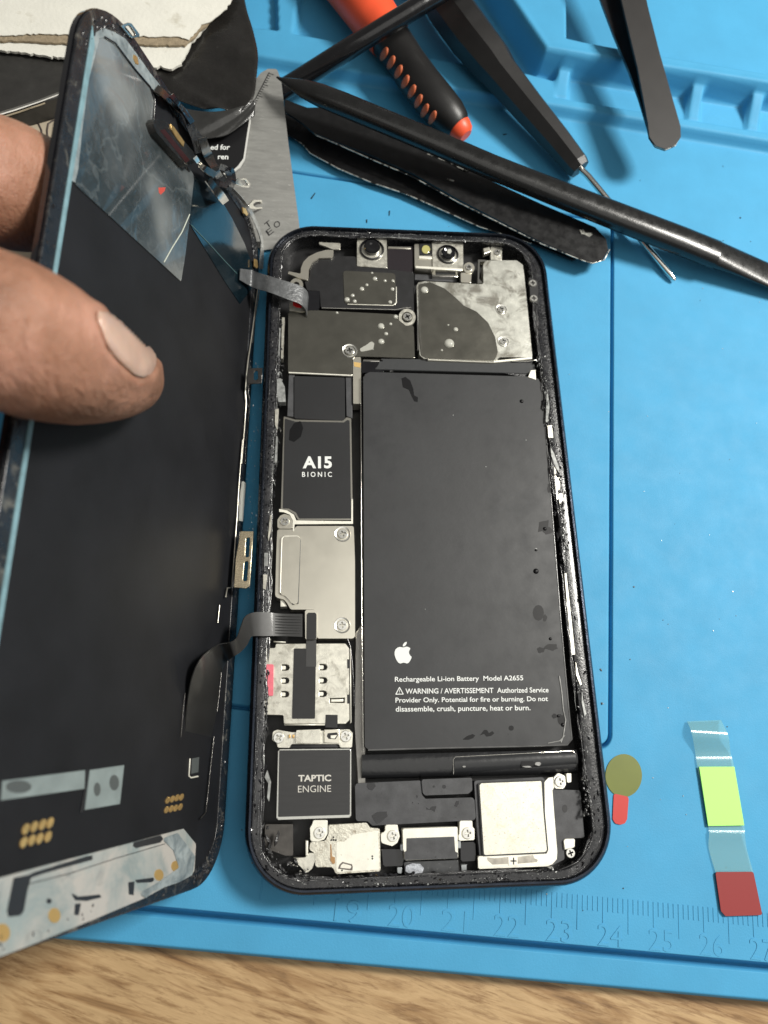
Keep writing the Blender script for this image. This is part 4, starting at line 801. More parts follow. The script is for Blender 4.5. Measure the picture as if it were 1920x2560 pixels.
clip('spring_clip', SM((1205, 1300), (1260, 1240), (1340, 1240), (1385, 1290), (1370, 1330), (1290, 1340), (1225, 1330)), SM((1250, 1295), (1285, 1262), (1335, 1262), (1355, 1300), (1345, 1315), (1285, 1318)), .1)
# ear speaker module and its crumpled flex
modm = M('module_metal', (.12, .115, .11), .22, .9, var=.3, vs=4, bump=.01, bs=8)
mod = ps('earpiece_module', SM((215, 440), (240, 400), (330, 410), (400, 470), (660, 760), (640, 860), (570, 900), (540, 870), (250, 540)), .03, .2, modm, scn, r=.03, bev=.03)
ps('speaker_slot', SM((290, 520), (340, 510), (600, 830), (560, 860)), .2, .204, M('dark_red_mesh', (.03, .008, .008), .3), mod); ps('gold_contact', SM((400, 450), (440, 490), (545, 640), (535, 690), (470, 610), (410, 510)), .2, .215, GOLD, mod, r=.01)
modm2 = M('crumpled_dark_metal', (.07, .07, .075), .2, .8, var=.5, vs=5, bump=.03, bs=7)
rb = random.Random(3)
def srib(name, cen, wd, mat, h0, n=1):
    pr = []
    for i, (u, v) in enumerate(cen):
        a, b = cen[max(i - 1, 0)], cen[min(i + 1, len(cen) - 1)]; d = Vector((b[0] - a[0], b[1] - a[1])).normalized(); nn = Vector((-d.y, d.x)) * wd * rb.uniform(.7, 1.2)
        hh = h0 + rb.uniform(-.05, .09); pr.append((PS(u - nn.x, v - nn.y, hh), PS(u + nn.x, v + nn.y, hh + rb.uniform(-.08, .08))))
    return ribbon(name, pr, mat, scn, .02, 4)
srib('crumpled_flex', SM((330, 150), (420, 240), (520, 330), (590, 470), (670, 620), (690, 760)), 12, modm2, .12); srib('crumpled_flex', SM((400, 160), (470, 240), (540, 330), (620, 450)), 7, GLOSS, .18)
srib('crumpled_flex', SM((720, 600), (750, 700), (790, 800), (860, 930), (900, 1010)), 10, modm, .18); srib('crumpled_flex', SM((780, 1030), (850, 1120), (920, 1210), (965, 1270)), 9, CHROME, .2); srib('crumpled_flex', SM((900, 900), (960, 920), (1010, 1000), (980, 1090), (900, 1080)), 7, modm2, .18)
srib('crumpled_flex', SM((640, 800), (700, 870), (760, 930), (860, 990)), 7, CHROME, .26); srib('crumpled_flex', SM((960, 930), (1030, 930), (1050, 1020), (1020, 1110)), 6, GLOSS, .22)
srib('crumpled_flex', SM((240, 90), (300, 130), (380, 200), (450, 260), (500, 330)), 9, modm, .1)
# edge rail of the screen facing the phone
srib('edge_flex', SM((1040, 1130), (1120, 1210), (1200, 1320), (1260, 1440), (1310, 1560), (1345, 1700), (1340, 1860), (1335, 1960)), 4, RESP, .12); ps('gold_contact', SM((1150, 1320), (1180, 1330), (1205, 1390), (1195, 1410), (1160, 1380)), .1, .13, GOLD, scn); ps('gold_contact', N4((285, 320), (308, 330), (315, 400), (300, 410), (285, 390)), .1, .13, GOLD, scn)
stube('edge_rail', N4((312, 600), (290, 760), (270, 920), (245, 1100), (225, 1230), (205, 1400), (195, 1560), (205, 1640), (190, 1850), (170, 2100), (160, 2210)), .09, .018, PLATE); stube('edge_rail', N4((330, 600), (300, 780), (275, 960), (262, 1100)), .09, .012, CHROME)
stube('edge_rail', N4((228, 1480), (222, 1560), (240, 1640), (222, 1850), (205, 2000), (192, 2210)), .07, .014, modm); stube('edge_rail', N5((170, 0), (150, 250), (135, 450), (120, 700), (105, 900), (88, 1150), (70, 1360), (30, 1365), (15, 1450)), .09, .016, PLATE)
stube('edge_rail', LL((345, 40), (330, 180)), .08, .01, PLATE); stube('edge_rail', LL((365, 520), (345, 700), (325, 880)), .08, .012, modm); stube('edge_rail', LL((300, 1080), (275, 1300), (255, 1500), (235, 1680), (190, 1730)), .08, .014, modm); stube('edge_rail', LL((70, 740), (55, 880), (40, 1080)), .06, .008, modm)
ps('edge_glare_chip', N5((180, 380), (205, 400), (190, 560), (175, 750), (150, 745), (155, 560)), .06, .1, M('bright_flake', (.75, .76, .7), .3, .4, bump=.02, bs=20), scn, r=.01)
def pw(name, outs, z, th, mat, bev=.006):            # a fin folded out of the screen edge, level with the table
    o = curve_solid(name, outs, z - th, z, mat, scn, bev=bev); o.data.transform(Matrix.Translation(-OS)); o.data.transform(RS.transposed().to_4x4()); return o
pw('bracket_with_slot', [W(N4((218, 1330), (355, 1325), (348, 1465), (212, 1475)), .85), fillet(W(N4((275, 1370), (290, 1350), (310, 1352), (315, 1420), (300, 1440), (275, 1435)), .85), .03)], .85, .04, modm)
pw('gold_bracket', [W(N5((150, 838), (272, 840), (240, 1340), (205, 1368), (90, 1360), (105, 1100)), .8), fillet(W(N5((205, 900), (240, 898), (228, 1078), (197, 1080)), .8), .05), fillet(W(N5((190, 1118), (224, 1115), (212, 1298), (176, 1300)), .8), .05)], .8, .06, M('pale_gold_bracket', (.62, .54, .38), .26, .9, var=.15, vs=6, bump=.004, bs=30), .012)
stube('edge_rail', N5((150, 850), (125, 1100), (92, 1350)), .16, .02, PLATEW)
# labels, contacts and lower flex of the screen
LAB = M('grey_label', (.2, .24, .24), .5, var=.15, vs=2.5)
ps('grey_label', LB((20, 200), (590, 125), (585, 255), (10, 335)), .03, .045, LAB, scn); ps('grey_label', LB((625, 125), (860, 90), (830, 360), (590, 400)), .03, .045, LAB, scn)
SMUDGE = M('label_smudge', (.07, .08, .08), .5)
ps('label_blot', LB(circle((130, 240), 90, 14, 45)), .045, .047, SMUDGE, scn); ps('label_blot', LB(circle((672, 258), 24, 12, 48)), .045, .047, SMUDGE, scn); ps('label_blot', LB(circle((790, 212), 34, 12, 55)), .045, .047, SMUDGE, scn)
stube('seam_wire', LB((600, 120), (590, 260), (560, 420)), .04, .02, GLOSS)
gm = None
for cols, rx_, ry_ in ((((182, 533), (240, 517), (297, 502), (350, 490), (168, 625), (224, 610), (278, 598), (336, 585)), 22, 40), (((1163, 333), (1195, 325), (1227, 317), (1258, 312), (1155, 400), (1187, 393), (1218, 387), (1250, 380)), 13, 25)):
    for x, y in cols:
        c = [(x + math.cos(a) * rx_ + math.sin(a) * -.3 * ry_, y + math.sin(a) * ry_) for a in [2 * math.pi * k / 12 for k in range(12)]]
        ps('contact_pad', LB(c), .03, .05, GOLD, scn)
stube('corner_mark', LB((1313, 45), (1305, 165), (1320, 178), (1368, 168)), .04, .014, PLATEW); ps('grey_label', LB((1330, 45), (1378, 35), (1372, 140), (1325, 150)), .03, .04, SMUDGE, scn)
LOWF = M('lower_flex', (.26, .31, .31), .42, .1, var=.12, vs=.9, bump=.006, bs=4, dirt=((.44, .42, .39), .8, .4, .6), dirt2=((.16, .18, .18), 2.2, .58, .8))
lowpx = [(-160, 2232), (0, 2195), (120, 2162), (231, 2133), (340, 2104), (459, 2072), (490, 2110), (486, 2180), (430, 2208), (362, 2245), (231, 2300), (72, 2365), (0, 2392), (-160, 2450)]
ps('lower_flex', lowpx, .03, .055, LOWF, scn, r=.04)
DKF = M('flex_black', (.016, .017, .02), .4)
for px in [LB((95, 870), (200, 850), (235, 832), (600, 720), (640, 715), (640, 745), (300, 840), (215, 870), (190, 960), (165, 1100), (140, 1130), (60, 1140), (50, 1100)), LB((925, 625), (1110, 575), (1130, 600), (1110, 625), (940, 665), (920, 650)), LB((490, 970), (540, 1000), (690, 985), (705, 1005), (600, 1030), (520, 1025)), LB((930, 885), (1060, 868), (1068, 885), (1050, 900), (950, 905)), LB((888, 900), (930, 895), (925, 990), (892, 985)), LB((520, 1050), (560, 1045), (545, 1130), (515, 1125)), LB(circle((340, 1030), 18, 10))]:
    ps('black_trace', px, .055, .06, DKF, scn, r=.01)
stube('fold_line', LB((150, 925), (480, 840), (800, 735), (1140, 635)), .056, .006, DKF)
for x, y, r_ in ((378, 1130, 42), (1100, 850, 32), (1215, 790, 30), (20, 1250, 52)): ps('gold_pad', LB(circle((x, y), r_, 16, r_ * 1.25)), .055, .062, M('dull_gold', (.55, .36, .13), .4, .5), scn)
ps('hazy_corner', LB((1120, 600), (1230, 560), (1350, 720), (1330, 850), (1240, 900), (1060, 960), (1010, 1010), (960, 980), (1100, 900), (1240, 800), (1200, 680)), .056, .068, HAZE, scn, r=.03)
# flex cables joining the two halves (fixed to the screen)
def Lp(u, v, z): return WL(P(u, v, z))
FLEXM = M('flex_cable', (.014, .014, .014), .45, 0, var=.25, vs=1.2, bump=.002, bs=6, coat=.25)
def Ls(u, v, h): return PS(u, v, h)
ribbon('flex_cable', [(Lp(756, 1535, .7), Lp(756, 1592, .7)), (Lp(700, 1534, .73), Lp(700, 1590, .73)), (Lp(660, 1530, .86), Lp(660, 1590, .82)), (Lp(630, 1532, 1.0), Lp(636, 1590, .92)), (Lp(612, 1543, 1.12), Lp(627, 1594, .98)), (Lp(602, 1568, 1.2), Lp(618, 1612, 1.0)), (Lp(592, 1594, 1.25), Lp(602, 1630, 1.05)),
                      (Lp(575, 1606, 1.35), Lp(585, 1641, 1.15)), (Ls(545, 1613, .3), Ls(568, 1654, .14)), (Ls(518, 1630, .34), Ls(556, 1676, .2)), (Ls(497, 1655, .3), Ls(548, 1710, .2)), (Ls(480, 1696, .2), Ls(545, 1750, .15)), (Ls(470, 1750, .1), Ls(540, 1790, .1)), (Ls(462, 1840, .02), Ls(526, 1850, .02))], FLEXM, scn, .018, 6)
ribbon('flex_cable', [(Ls(600, 672, .1), Ls(598, 700, .1)), (Ls(628, 676, .18), Ls(626, 716, .16)), (Lp(652, 684, 1.0), Lp(648, 724, .95)), (Lp(678, 692, 1.08), Lp(672, 731, 1.02)), (Lp(722, 706, 1.02), Lp(716, 748, .98)), (Lp(752, 716, .92), Lp(748, 760, .9)), (Lp(766, 728, .82), Lp(762, 774, .8)), (Lp(770, 742, .7), Lp(766, 790, .68))], M('grey_flex_cable', (.12, .125, .13), .3, .2, var=.4, vs=3, bump=.01, bs=12, coat=.3), scn, .018, 6)
pp('connector_end', A((330, 850), (500, 850), (500, 940), (440, 945), (330, 935)), .5, .66, PLATED, ph, r=.02); pp('red_tab', A((365, 845), (455, 845), (450, 905), (400, 900), (365, 880)), .66, .67, RED, ph, r=.01)
pp('black_latch', A((500, 740), (630, 740), (628, 905), (520, 1000), (500, 990)), .4, .62, GLOSS, ph, r=.01)
for k in range(7): tube('flex_trace', [P(752, 1542 + 7 * k, .706 - .001 * k), P(715, 1541 + 7 * k, .728), P(688, 1540 + 7 * k, .76)], .006, M('trace_grey', (.035, .035, .035), .4), ph, n=5)
tube('emboss_shading_line', [P(*q, .652) for q in D((392, 1085), (402, 700), (412, 425), (440, 392), (600, 392), (628, 412))], .013, PLATEW, low); tube('emboss_shading_line', [P(*q, .64) for q in D((640, 430), (628, 800), (612, 1215), (548, 1225), (500, 1165), (440, 1110), (390, 1095))], .009, GREYP, low)  # light and dark tubes draw the highlight and shade of the embossed edge
tube('shield_edge_glint', [P(*q, .664) for q in R4((152, 140), (156, 330), (164, 428), (190, 444), (475, 456))], .009, CHROME, big); tube('shield_edge_glint', [P(*q, .598) for q in A((905, 872), (1350, 884), (1385, 860), (1385, 700))], .01, PLATEW, earp)  # bright tubes added as glints along the film and label edges
tube('board_rim', [P(*q, .575) for q in A((650, 908), (1380, 925), (1480, 905), (1530, 905))], .009, CHROME, ph)
# ------------------------------------------------------------------ hand
SKIN = bpy.data.materials.new('skin'); SKIN.use_nodes = True
def skin():
    nt = SKIN.node_tree; N = nt.nodes; L = nt.links; b = N['Principled BSDF']; tc = N.new('ShaderNodeTexCoord')
    def ns(s, d, st=None, r=.55):
        n = N.new('ShaderNodeTexNoise'); n.inputs['Scale'].default_value = s; n.inputs['Detail'].default_value = d; n.inputs['Roughness'].default_value = r
        if st: mp = N.new('ShaderNodeMapping'); mp.inputs['Scale'].default_value = st; L.new(tc.outputs['Object'], mp.inputs[0]); L.new(mp.outputs[0], n.inputs['Vector'])
        else: L.new(tc.outputs['Object'], n.inputs['Vector'])
        return n.outputs['Fac']
    r = N.new('ShaderNodeValToRGB'); L.new(ns(.75, 4), r.inputs[0]); e = r.color_ramp.elements; e.new(.5); e[0].position = .34; e[2].position = .68
    for q, c in zip(e, ((.21, .097, .055), (.35, .172, .108), (.48, .25, .178))): q.color = (*c, 1)
    L.new(r.outputs[0], b.inputs['Base Color']); b.inputs['Roughness'].default_value = .5; b.inputs['Subsurface Weight'].default_value = .3; b.inputs['Subsurface Radius'].default_value = (.25, .1, .06); b.inputs['Subsurface Scale'].default_value = .5
    ad = N.new('ShaderNodeMath'); ad.operation = 'MULTIPLY_ADD'; L.new(ns(34, 3), ad.inputs[0]); ad.inputs[1].default_value = .3; L.new(ns(3.5, 4, (3, 1, 1)), ad.inputs[2])
    bp = N.new('ShaderNodeBump'); bp.inputs['Distance'].default_value = .055; L.new(ad.outputs[0], bp.inputs['Height']); L.new(bp.outputs[0], b.inputs['Normal'])
skin()
def onscreen(u, v, rpx, side=1., k=.88):
    r = 1.
    for _ in range(6):
        p = PS3(u, v, side * (r * k)); r = rpx * depth(p) / FPX
    return p, r
chains = []
thumb = [onscreen(u, v, r) for u, v, r in ((340, 950, 70), (328, 948, 82), (312, 945, 96), (290, 941, 108), (262, 935, 121), (225, 922, 140), (185, 908, 156), (140, 890, 171), (92, 868, 185), (45, 846, 191), (0, 826, 193))]
e_ = thumb[-1][0]; thumb += [(e_ + Vector((-1.2, -.1, .5)), 1.12), (e_ + Vector((-2.6, -.5, .3)), 1.2), (e_ + Vector((-4.0, -1.2, -.5)), 1.45)]
chains.append(thumb)
idx = [onscreen(150, 492, 120, -1, 1.12), onscreen(110, 486, 134, -1, 1.12), onscreen(60, 478, 148, -1, 1.12), onscreen(10, 462, 158, -1, 1.15), onscreen(-60, 445, 165, -1, 1.25)]
k0 = idx[-1][0]; idx += [(k0 + Vector((-1.6, -.3, .3)), .98), (k0 + Vector((-3.4, -1.2, .2)), 1.1), (k0 + Vector((-4.6, -2.6, 0)), 1.2)]
chains.append(idx)
pal = Vector((-11.6, -.9, 6.2))
chains += [[(LW(-2.6, .6, -1.0), .72), (LW(-3.4, .5, -1.25), .82), (LW(-4.6, .3, -1.6), .9), (pal + Vector((1.6, .6, -.6)), .95), (pal + Vector((-.4, -.4, -.4)), 1.2)],
           [(LW(-4.4, -1.0, -2.3), .7), (LW(-5.4, -1.1, -1.7), .8), (pal + Vector((1.2, -1.4, -1.6)), .85), (pal + Vector((-.6, -1.8, -.8)), 1.1)],
           [(LW(-5.0, -2.2, -2.6), .6), (LW(-5.9, -2.3, -2.0), .68), (pal + Vector((.8, -2.9, -2)), .75), (pal + Vector((-.9, -3, -1.2)), 1.0)],
           [(e_ + Vector((-4.0, -1.2, -.5)), 1.45), (pal + Vector((-1.8, -1.6, -.4)), 1.9), (pal + Vector((-4.5, -3, -1)), 2.4), (pal + Vector((-8, -5, -1.6)), 2.5), (pal + Vector((-13, -8, -2)), 2.9)],
           [(k0 + Vector((-4.6, -2.6, 0)), 1.2), (pal + Vector((-1.5, -2.6, -1)), 1.7), (pal + Vector((-4.5, -3.6, -1.2)), 2.1)]]
bm = bmesh.new()
for ch in chains:
    for (p, r), (q, s_) in zip(ch, ch[1:]):
        n = max(2, int((Vector(q) - Vector(p)).length / .16))
        for i in range(n):
            t = i / n; bmesh.ops.create_icosphere(bm, subdivisions=3, radius=r + (s_ - r) * t, matrix=Matrix.Translation(Vector(p).lerp(Vector(q), t)))
    bmesh.ops.create_icosphere(bm, subdivisions=3, radius=ch[-1][1], matrix=Matrix.Translation(ch[-1][0]))
raw = bmobj('raw', bm, SKIN)
md = raw.modifiers.new('r', 'REMESH'); md.mode = 'VOXEL'; md.voxel_size = .075; md.use_smooth_shade = True
md = raw.modifiers.new('s', 'SMOOTH'); md.iterations = 14; md.factor = .5
dgr = bpy.context.evaluated_depsgraph_get(); dgr.update()
hme = bpy.data.meshes.new_from_object(raw.evaluated_get(dgr)); bpy.data.objects.remove(raw); hme.name = 'hand_skin'
hand = link(bpy.data.objects.new('hand', hme)); tag(hand, 'bare hand at the left, thumb pressed on the lifted screen, index finger behind it', 'hand')
hme.polygons.foreach_set('use_smooth', [True] * len(hme.polygons))
# nail bed: press a groove round the nail, knuckle creases
npx = HN((668, 1322), (720, 1335), (800, 1372), (880, 1425), (960, 1485), (1016, 1535), (1046, 1578), (1062, 1612), (1068, 1655), (1062, 1700), (1042, 1738), (1014, 1766), (980, 1776), (930, 1765), (870, 1715), (800, 1650), (750, 1590), (715, 1520), (690, 1440), (664, 1375))
def proj(p): c = RC.transposed() @ (Vector(p) - CAM); return (960 + FPX * c.x / -c.z, 1280 - FPX * c.y / -c.z)
nv = len(hme.vertices); co = np.zeros(nv * 3); hme.vertices.foreach_get('co', co); co = co.reshape(-1, 3)
RCn = np.array(RC); cc = (co - np.array(CAM)) @ RCn; pu = 960 + FPX * cc[:, 0] / -cc[:, 2]; pv = 1280 - FPX * cc[:, 1] / -cc[:, 2]
tipc = np.array(thumb[3][0]); near = np.linalg.norm(co - tipc, axis=1) < 2.6
nrm = np.zeros(nv * 3); hme.vertices.foreach_get('normal', nrm); nrm = nrm.reshape(-1, 3); facing = ((nrm @ (np.array(CAM) - tipc)) > 0) & near
sdn = sdpoly(npx, pu, pv)
dsp = np.where(facing, -.022 * np.exp(-((sdn + 1) / 7.) ** 2) + .028 * np.exp(-((sdn - 14) / 11.) ** 2) - .012 * (sdn < 0), 0)
for (a, b, wd, dp) in (((150, 690), (95, 1050), 7, .035), ((165, 720), (120, 1050), 6, .025), ((70, 700), (30, 1010), 8, .03), ((268, 965), (245, 1040), 5, .012)):
    a = np.array(a); b = np.array(b); e2 = b - a; t = np.clip(((pu - a[0]) * e2[0] + (pv - a[1]) * e2[1]) / (e2 @ e2), 0, 1); wob = 5 * np.sin(t * 9)
    d_ = np.hypot(pu - a[0] - e2[0] * t - wob, pv - a[1] - e2[1] * t); dsp = dsp - np.where(((nrm @ (np.array(CAM) - tipc)) > 0) & (np.linalg.norm(co - tipc, axis=1) < 5), dp * np.exp(-(d_ / wd) ** 2) * np.sin(np.pi * t), 0)
co = co + nrm * dsp[:, None]; hme.vertices.foreach_set('co', co.ravel()); hme.update()
bh = bmesh.new(); bh.from_mesh(hme); hb = BVHTree.FromBMesh(bh); bh.free()
NAIL = M('nail', (.55, .36, .28), .36, var=.12, vs=2.0, coat=.4, sss=.3, spec=.5, bump=.003, bs=9, stretch=(3, 1, 1))
patch('thumb_nail', npx, hb, NAIL, hand, off=.022, step=7, th=.03)
# ------------------------------------------------------------------ tools
def sec(u, v, z, rpx, hpx=None): p = P(u, v, z); k = depth(p) / FPX; return (p, rpx * k, (hpx if hpx else rpx) * k)
BRUB = M('black_rubber', (.011, .0105, .0105), .4, var=.25, vs=2, bump=.003, bs=40, grain=.15)
GBLK = M('shiny_black_rod', (.007, .007, .008), .2, coat=.2, var=.2, vs=3, bump=.002, bs=20, rv=.08)
t = thing('driver_with_orange_grip', 'thick orange handle with black rubber grip, orange slots and an orange end cap', 'handle tool')
OR = M('orange_plastic', (.86, .10, .035), .42, var=.06, vs=2, bump=.002, bs=30); OR2 = M('orange_inlay', (.62, .155, .065), .5)
loftobj('orange_body', [sec(790, -150, .95, 66), sec(830, -95, .95, 66), sec(877, -38, .95, 66), sec(936, 46, .92, 60), sec(975, 96, .88, 54)], OR, t, n=28)
grip = loftobj('rubber_grip', [sec(955, 70, .86, 40), sec(965, 85, .86, 52), sec(985, 112, .84, 50), sec(1020, 163, .8, 48), sec(1054, 212, .76, 50), sec(1090, 256, .72, 50), sec(1120, 288, .68, 46), sec(1140, 311, .65, 38), sec(1147, 319, .64, 30)], BRUB, t, n=28)
loftobj('end_cap', [sec(1138, 308, .62, 33), sec(1150, 322, .6, 31), sec(1160, 334, .58, 26), sec(1165, 340, .57, 17)], OR, t, n=24)
gb = bmesh.new(); gb.from_mesh(grip.data); gbt = BVHTree.FromBMesh(gb); gb.free()
for x, y in ((1040, 350), (1085, 405), (1133, 465), (1177, 530), (1220, 592), (1262, 655), (1303, 715), (1353, 760)):
    a = .42; px = TM([(x + 20 * math.cos(q) * math.cos(a) - 45 * math.sin(q) * -math.sin(a) * -1, y + 45 * math.sin(q) * math.cos(a) - 20 * math.cos(q) * math.sin(a) * -1) for q in [2 * math.pi * k / 14 for k in range(14)]])
    px = TM([(x + 19 * math.cos(q) - 18 * math.sin(q), y + 44 * math.sin(q) + 4 * math.cos(q)) for q in [2 * math.pi * k / 14 for k in range(14)]])
    patch('grip_inlay', px, gbt, OR2, grip, off=.015, step=6, th=.02)
t = thing('small_screwdriver', 'black faceted screwdriver handle with a thin steel shaft pointing to the lower right', 'screwdriver')
loftobj('handle', [sec(1040, -130, 1.1, 58), sec(1132, 30, 1.0, 57), sec(1180, 96, .95, 57), sec(1228, 155, .86, 53), sec(1250, 184, .82, 46), sec(1320, 268, .7, 41), sec(1390, 350, .58, 36), sec(1440, 412, .5, 32), sec(1450, 424, .48, 27)], BRUB, t, n=8, sharp=.2)
loftobj('shaft', [sec(1440, 412, .48, 8), sec(1470, 440, .44, 8), sec(1560, 548, .3, 7.5), sec(1670, 680, .14, 7.5), sec(1682, 694, .12, 6.5), sec(1688, 701, .11, 3.5)], CHROME, t, n=16)
rod = loftobj('black_rod', [sec(1260, -110, 2.25, 23), sec(1110, -22, 2.1, 23.5), sec(960, 68, 1.98, 24), sec(850, 136, 1.3, 25), sec(760, 192, .8, 25), sec(706, 226, .5, 25), sec(655, 258, .3, 24)], GBLK, None, n=24); tag(rod, 'shiny black round rod crossing over the orange handle', 'rod')
spd = thing('pry_stick', 'long black plastic pry stick with pointed left tip, lying across the screwdriver shaft', 'pry tool')
sp_secs = [(692, 193, 1.42, 2, 2), (704, 199, 1.45, 5, 5), (726, 208, 1.48, 13, 10), (760, 222, 1.5, 23, 18), (800, 238, 1.48, 28, 22), (860, 262, 1.44, 29, 24), (980, 312, 1.35, 29, 24), (1100, 362, 1.24, 30, 24), (1230, 418, 1.12, 31, 24), (1390, 482, .98, 33, 25), (1560, 548, .82, 36, 26), (1700, 602, .66, 37, 27), (1790, 637, .56, 38, 24)]
loftobj('shaft', [sec(*q) for q in sp_secs], M('satin_black', (.008, .008, .008), .27, coat=.15, var=.2, vs=2, bump=.0025, bs=26, rv=.08, grain=.1), spd, n=28, power=2.4)
loftobj('blade', [sec(1780, 633, .53, 37, 23), sec(1840, 655, .47, 37, 14), sec(1920, 688, .36, 36, 8), sec(2010, 724, .24, 35, 4)], MATS['satin_black'], spd, n=28, power=2.4)
def arm(name, px, z, th, mat, parent, r, slope=None, bev=.02):
    pts = W(px, z); c = Vector(pts[0])
    zf = None
    if slope:
        (u0, v0), (u1, v1), dz = slope; a = P(u0, v0, z); b = P(u1, v1, z); d = Vector((b.x - a.x, b.y - a.y)); L2 = d.length_squared
        zf = lambda x, y: dz * ((x - a.x) * d.x + (y - a.y) * d.y) / L2
    return prism(name, pts, z - th, z, mat, parent, r=r, bev=bev, seg=2, zf=zf)
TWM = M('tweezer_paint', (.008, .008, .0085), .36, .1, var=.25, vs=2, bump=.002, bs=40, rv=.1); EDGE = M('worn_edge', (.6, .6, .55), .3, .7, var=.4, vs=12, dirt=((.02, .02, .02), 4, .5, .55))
t = thing('scratched_tweezers', 'black tweezers with scratched pale edges, rounded end beside the top of the phone body', 'tweezers')
arm('upper_arm', TW((60, 190), (170, 232), (270, 228), (400, 288), (730, 428), (1050, 568), (1300, 680), (1560, 788), (1612, 845), (1622, 895), (1600, 940), (1545, 958), (1490, 940), (1300, 862), (1100, 762), (900, 662), (680, 540), (480, 455), (300, 390), (200, 350), (140, 300), (60, 250)), .5, .06, TWM, t, .05, (TW((1560, 860))[0], TW((100, 220))[0], .15))
arm('lower_arm', TW((60, 205), (170, 262), (300, 300), (480, 380), (900, 590), (1300, 800), (1490, 930), (1450, 945), (1250, 862), (1000, 782), (800, 690), (640, 620), (480, 568), (320, 500), (185, 428), (150, 385), (60, 330)), .22, .06, TWM, t, .03)
pts = TW((70, 235), (130, 265), (190, 318), (215, 345), (300, 380), (480, 460), (680, 545), (900, 668), (1100, 768), (1300, 868), (1490, 945), (1545, 962), (1602, 945), (1628, 895))
def upz(u, v):
    a, b = TW((1560, 860))[0], TW((100, 220))[0]; A_, B_ = P(*a, .5), P(*b, .5); q = P(u, v, .5); d = B_ - A_; return .5 + .15 * (q - A_).dot(d) / d.length_squared
tube('worn_edge', [P(u, v, upz(u, v) - .02) for u, v in pts], .016, EDGE, t); tube('worn_edge', [P(*q, .2) for q in TW((75, 335), (150, 388), (185, 430), (320, 505), (480, 572), (640, 625), (800, 695), (1000, 785), (1250, 865))], .02, EDGE, t)
for px in (TW((730, 428), (760, 434), (900, 490), (950, 520), (930, 520), (860, 482)), TW((845, 552), (878, 562), (876, 568), (845, 558)), TW((1480, 800), (1500, 797), (1510, 815), (1555, 815), (1530, 835), (1505, 822), (1482, 820))):
    c = px[0]; pts2 = [tuple(P(u, v, upz(u, v))[:2]) for u, v in px]; zz = max(upz(u, v) for u, v in px); prism('scratch', pts2, zz - .01, zz + .004, EDGE, t, bev=0)
t = thing('leaning_tweezers', 'plain unscratched black tweezers leaning over the moulded trays of the blue mat', 'tweezers')
zs = (TR((1070, 800))[0], TR((770, 0))[0], .75)
arm('upper_arm', TR((690, -160), (720, 0), (790, 200), (880, 450), (960, 720), (975, 790), (1015, 835), (1075, 852), (1130, 830), (1157, 790), (1150, 735), (1080, 570), (1000, 378), (920, 170), (860, 0), (800, -160)), 1.28, .07, M('matte_tweezers', (.017, .0155, .015), .46, .1, var=.15, vs=2, bump=.003, bs=60, grain=.15), t, .06, zs, bev=.025)
arm('lower_arm', TR((540, -160), (590, 0), (650, 130), (730, 285), (830, 460), (900, 600), (960, 740), (980, 800), (1000, 780), (930, 560), (830, 300), (740, 0), (700, -160)), .98, .07, GLOSS, t, .03, zs, bev=.02)
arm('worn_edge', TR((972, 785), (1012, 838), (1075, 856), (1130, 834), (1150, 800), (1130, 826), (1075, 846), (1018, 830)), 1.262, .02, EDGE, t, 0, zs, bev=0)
# ------------------------------------------------------------------ left pile: steel scale, card, film, paper, box
STEEL = M('brushed_steel', (.3, .3, .285), .5, .6, var=.12, vs=1.5, bump=.002, bs=40, stretch=(1, 6, 1), rv=.08, dirt=((.6, .6, .57), 7, .62, .75))
def zpl(v): return .1 + max(0., 640 - v) / 460 * .98        # the plate leans on the rod and the tweezers
def PL(px, dz=0.): return [P(u, v, zpl(v) + dz) for u, v in px]
def lean(name, px, mat, parent=None, lift=0., th=.05, r=0.):      # thin plate following the lean
    a, b, c = PL([(640, 600), (760, 600), (680, 200)], lift); n = (b - a).cross(c - a).normalized(); ex = (b - a).normalized(); ey = n.cross(ex)
    pts = []
    for u, v in px: d = ray(u, v); q = CAM + d * ((a - CAM).dot(n) / d.dot(n)) - a; pts.append((q.dot(ex), q.dot(ey)))
    o = prism(name, pts, -th, 0, mat, parent, r=r, bev=min(.008, th * .3)); m = Matrix((ex, ey, n)).transposed().to_4x4(); m.translation = a; o.data.transform(m); return o
def lean_text(name, body, o, ux, uy, mat, parent, lift, bold=0.):
    me = text_mesh(body, bold); n_ = len(me.vertices); co_ = np.zeros(n_ * 3); me.vertices.foreach_get('co', co_); co_ = co_.reshape(-1, 3); x0, x1 = co_[:, 0].min(), co_[:, 0].max()
    a, b, c = PL([(640, 600), (760, 600), (680, 200)], lift); nn = (b - a).cross(c - a).normalized(); out = []
    for x, y, z in co_:
        u = o[0] + ux[0] * (x - x0) / (x1 - x0) + uy[0] * y / .729; v = o[1] + ux[1] * (x - x0) / (x1 - x0) + uy[1] * y / .729; d = ray(u, v); out.append(CAM + d * ((a - CAM).dot(nn) / d.dot(nn)) + nn * (.004 if z > 0 else 0))
    me.vertices.foreach_set('co', np.array([tuple(p) for p in out]).ravel()); me.materials.clear(); me.materials.append(mat); me.update(); return link(bpy.data.objects.new(name, me), parent)
plate = lean('steel_scraper', [(652, 182), (670, 172), (692, 172), (703, 200), (720, 350), (748, 560), (752, 612), (660, 625), (600, 600), (540, 500), (480, 400), (560, 300)], STEEL, r=.06); tag(plate, 'grey steel plate with tiny scale marks, between the lifted screen and the black tweezers', 'steel plate')
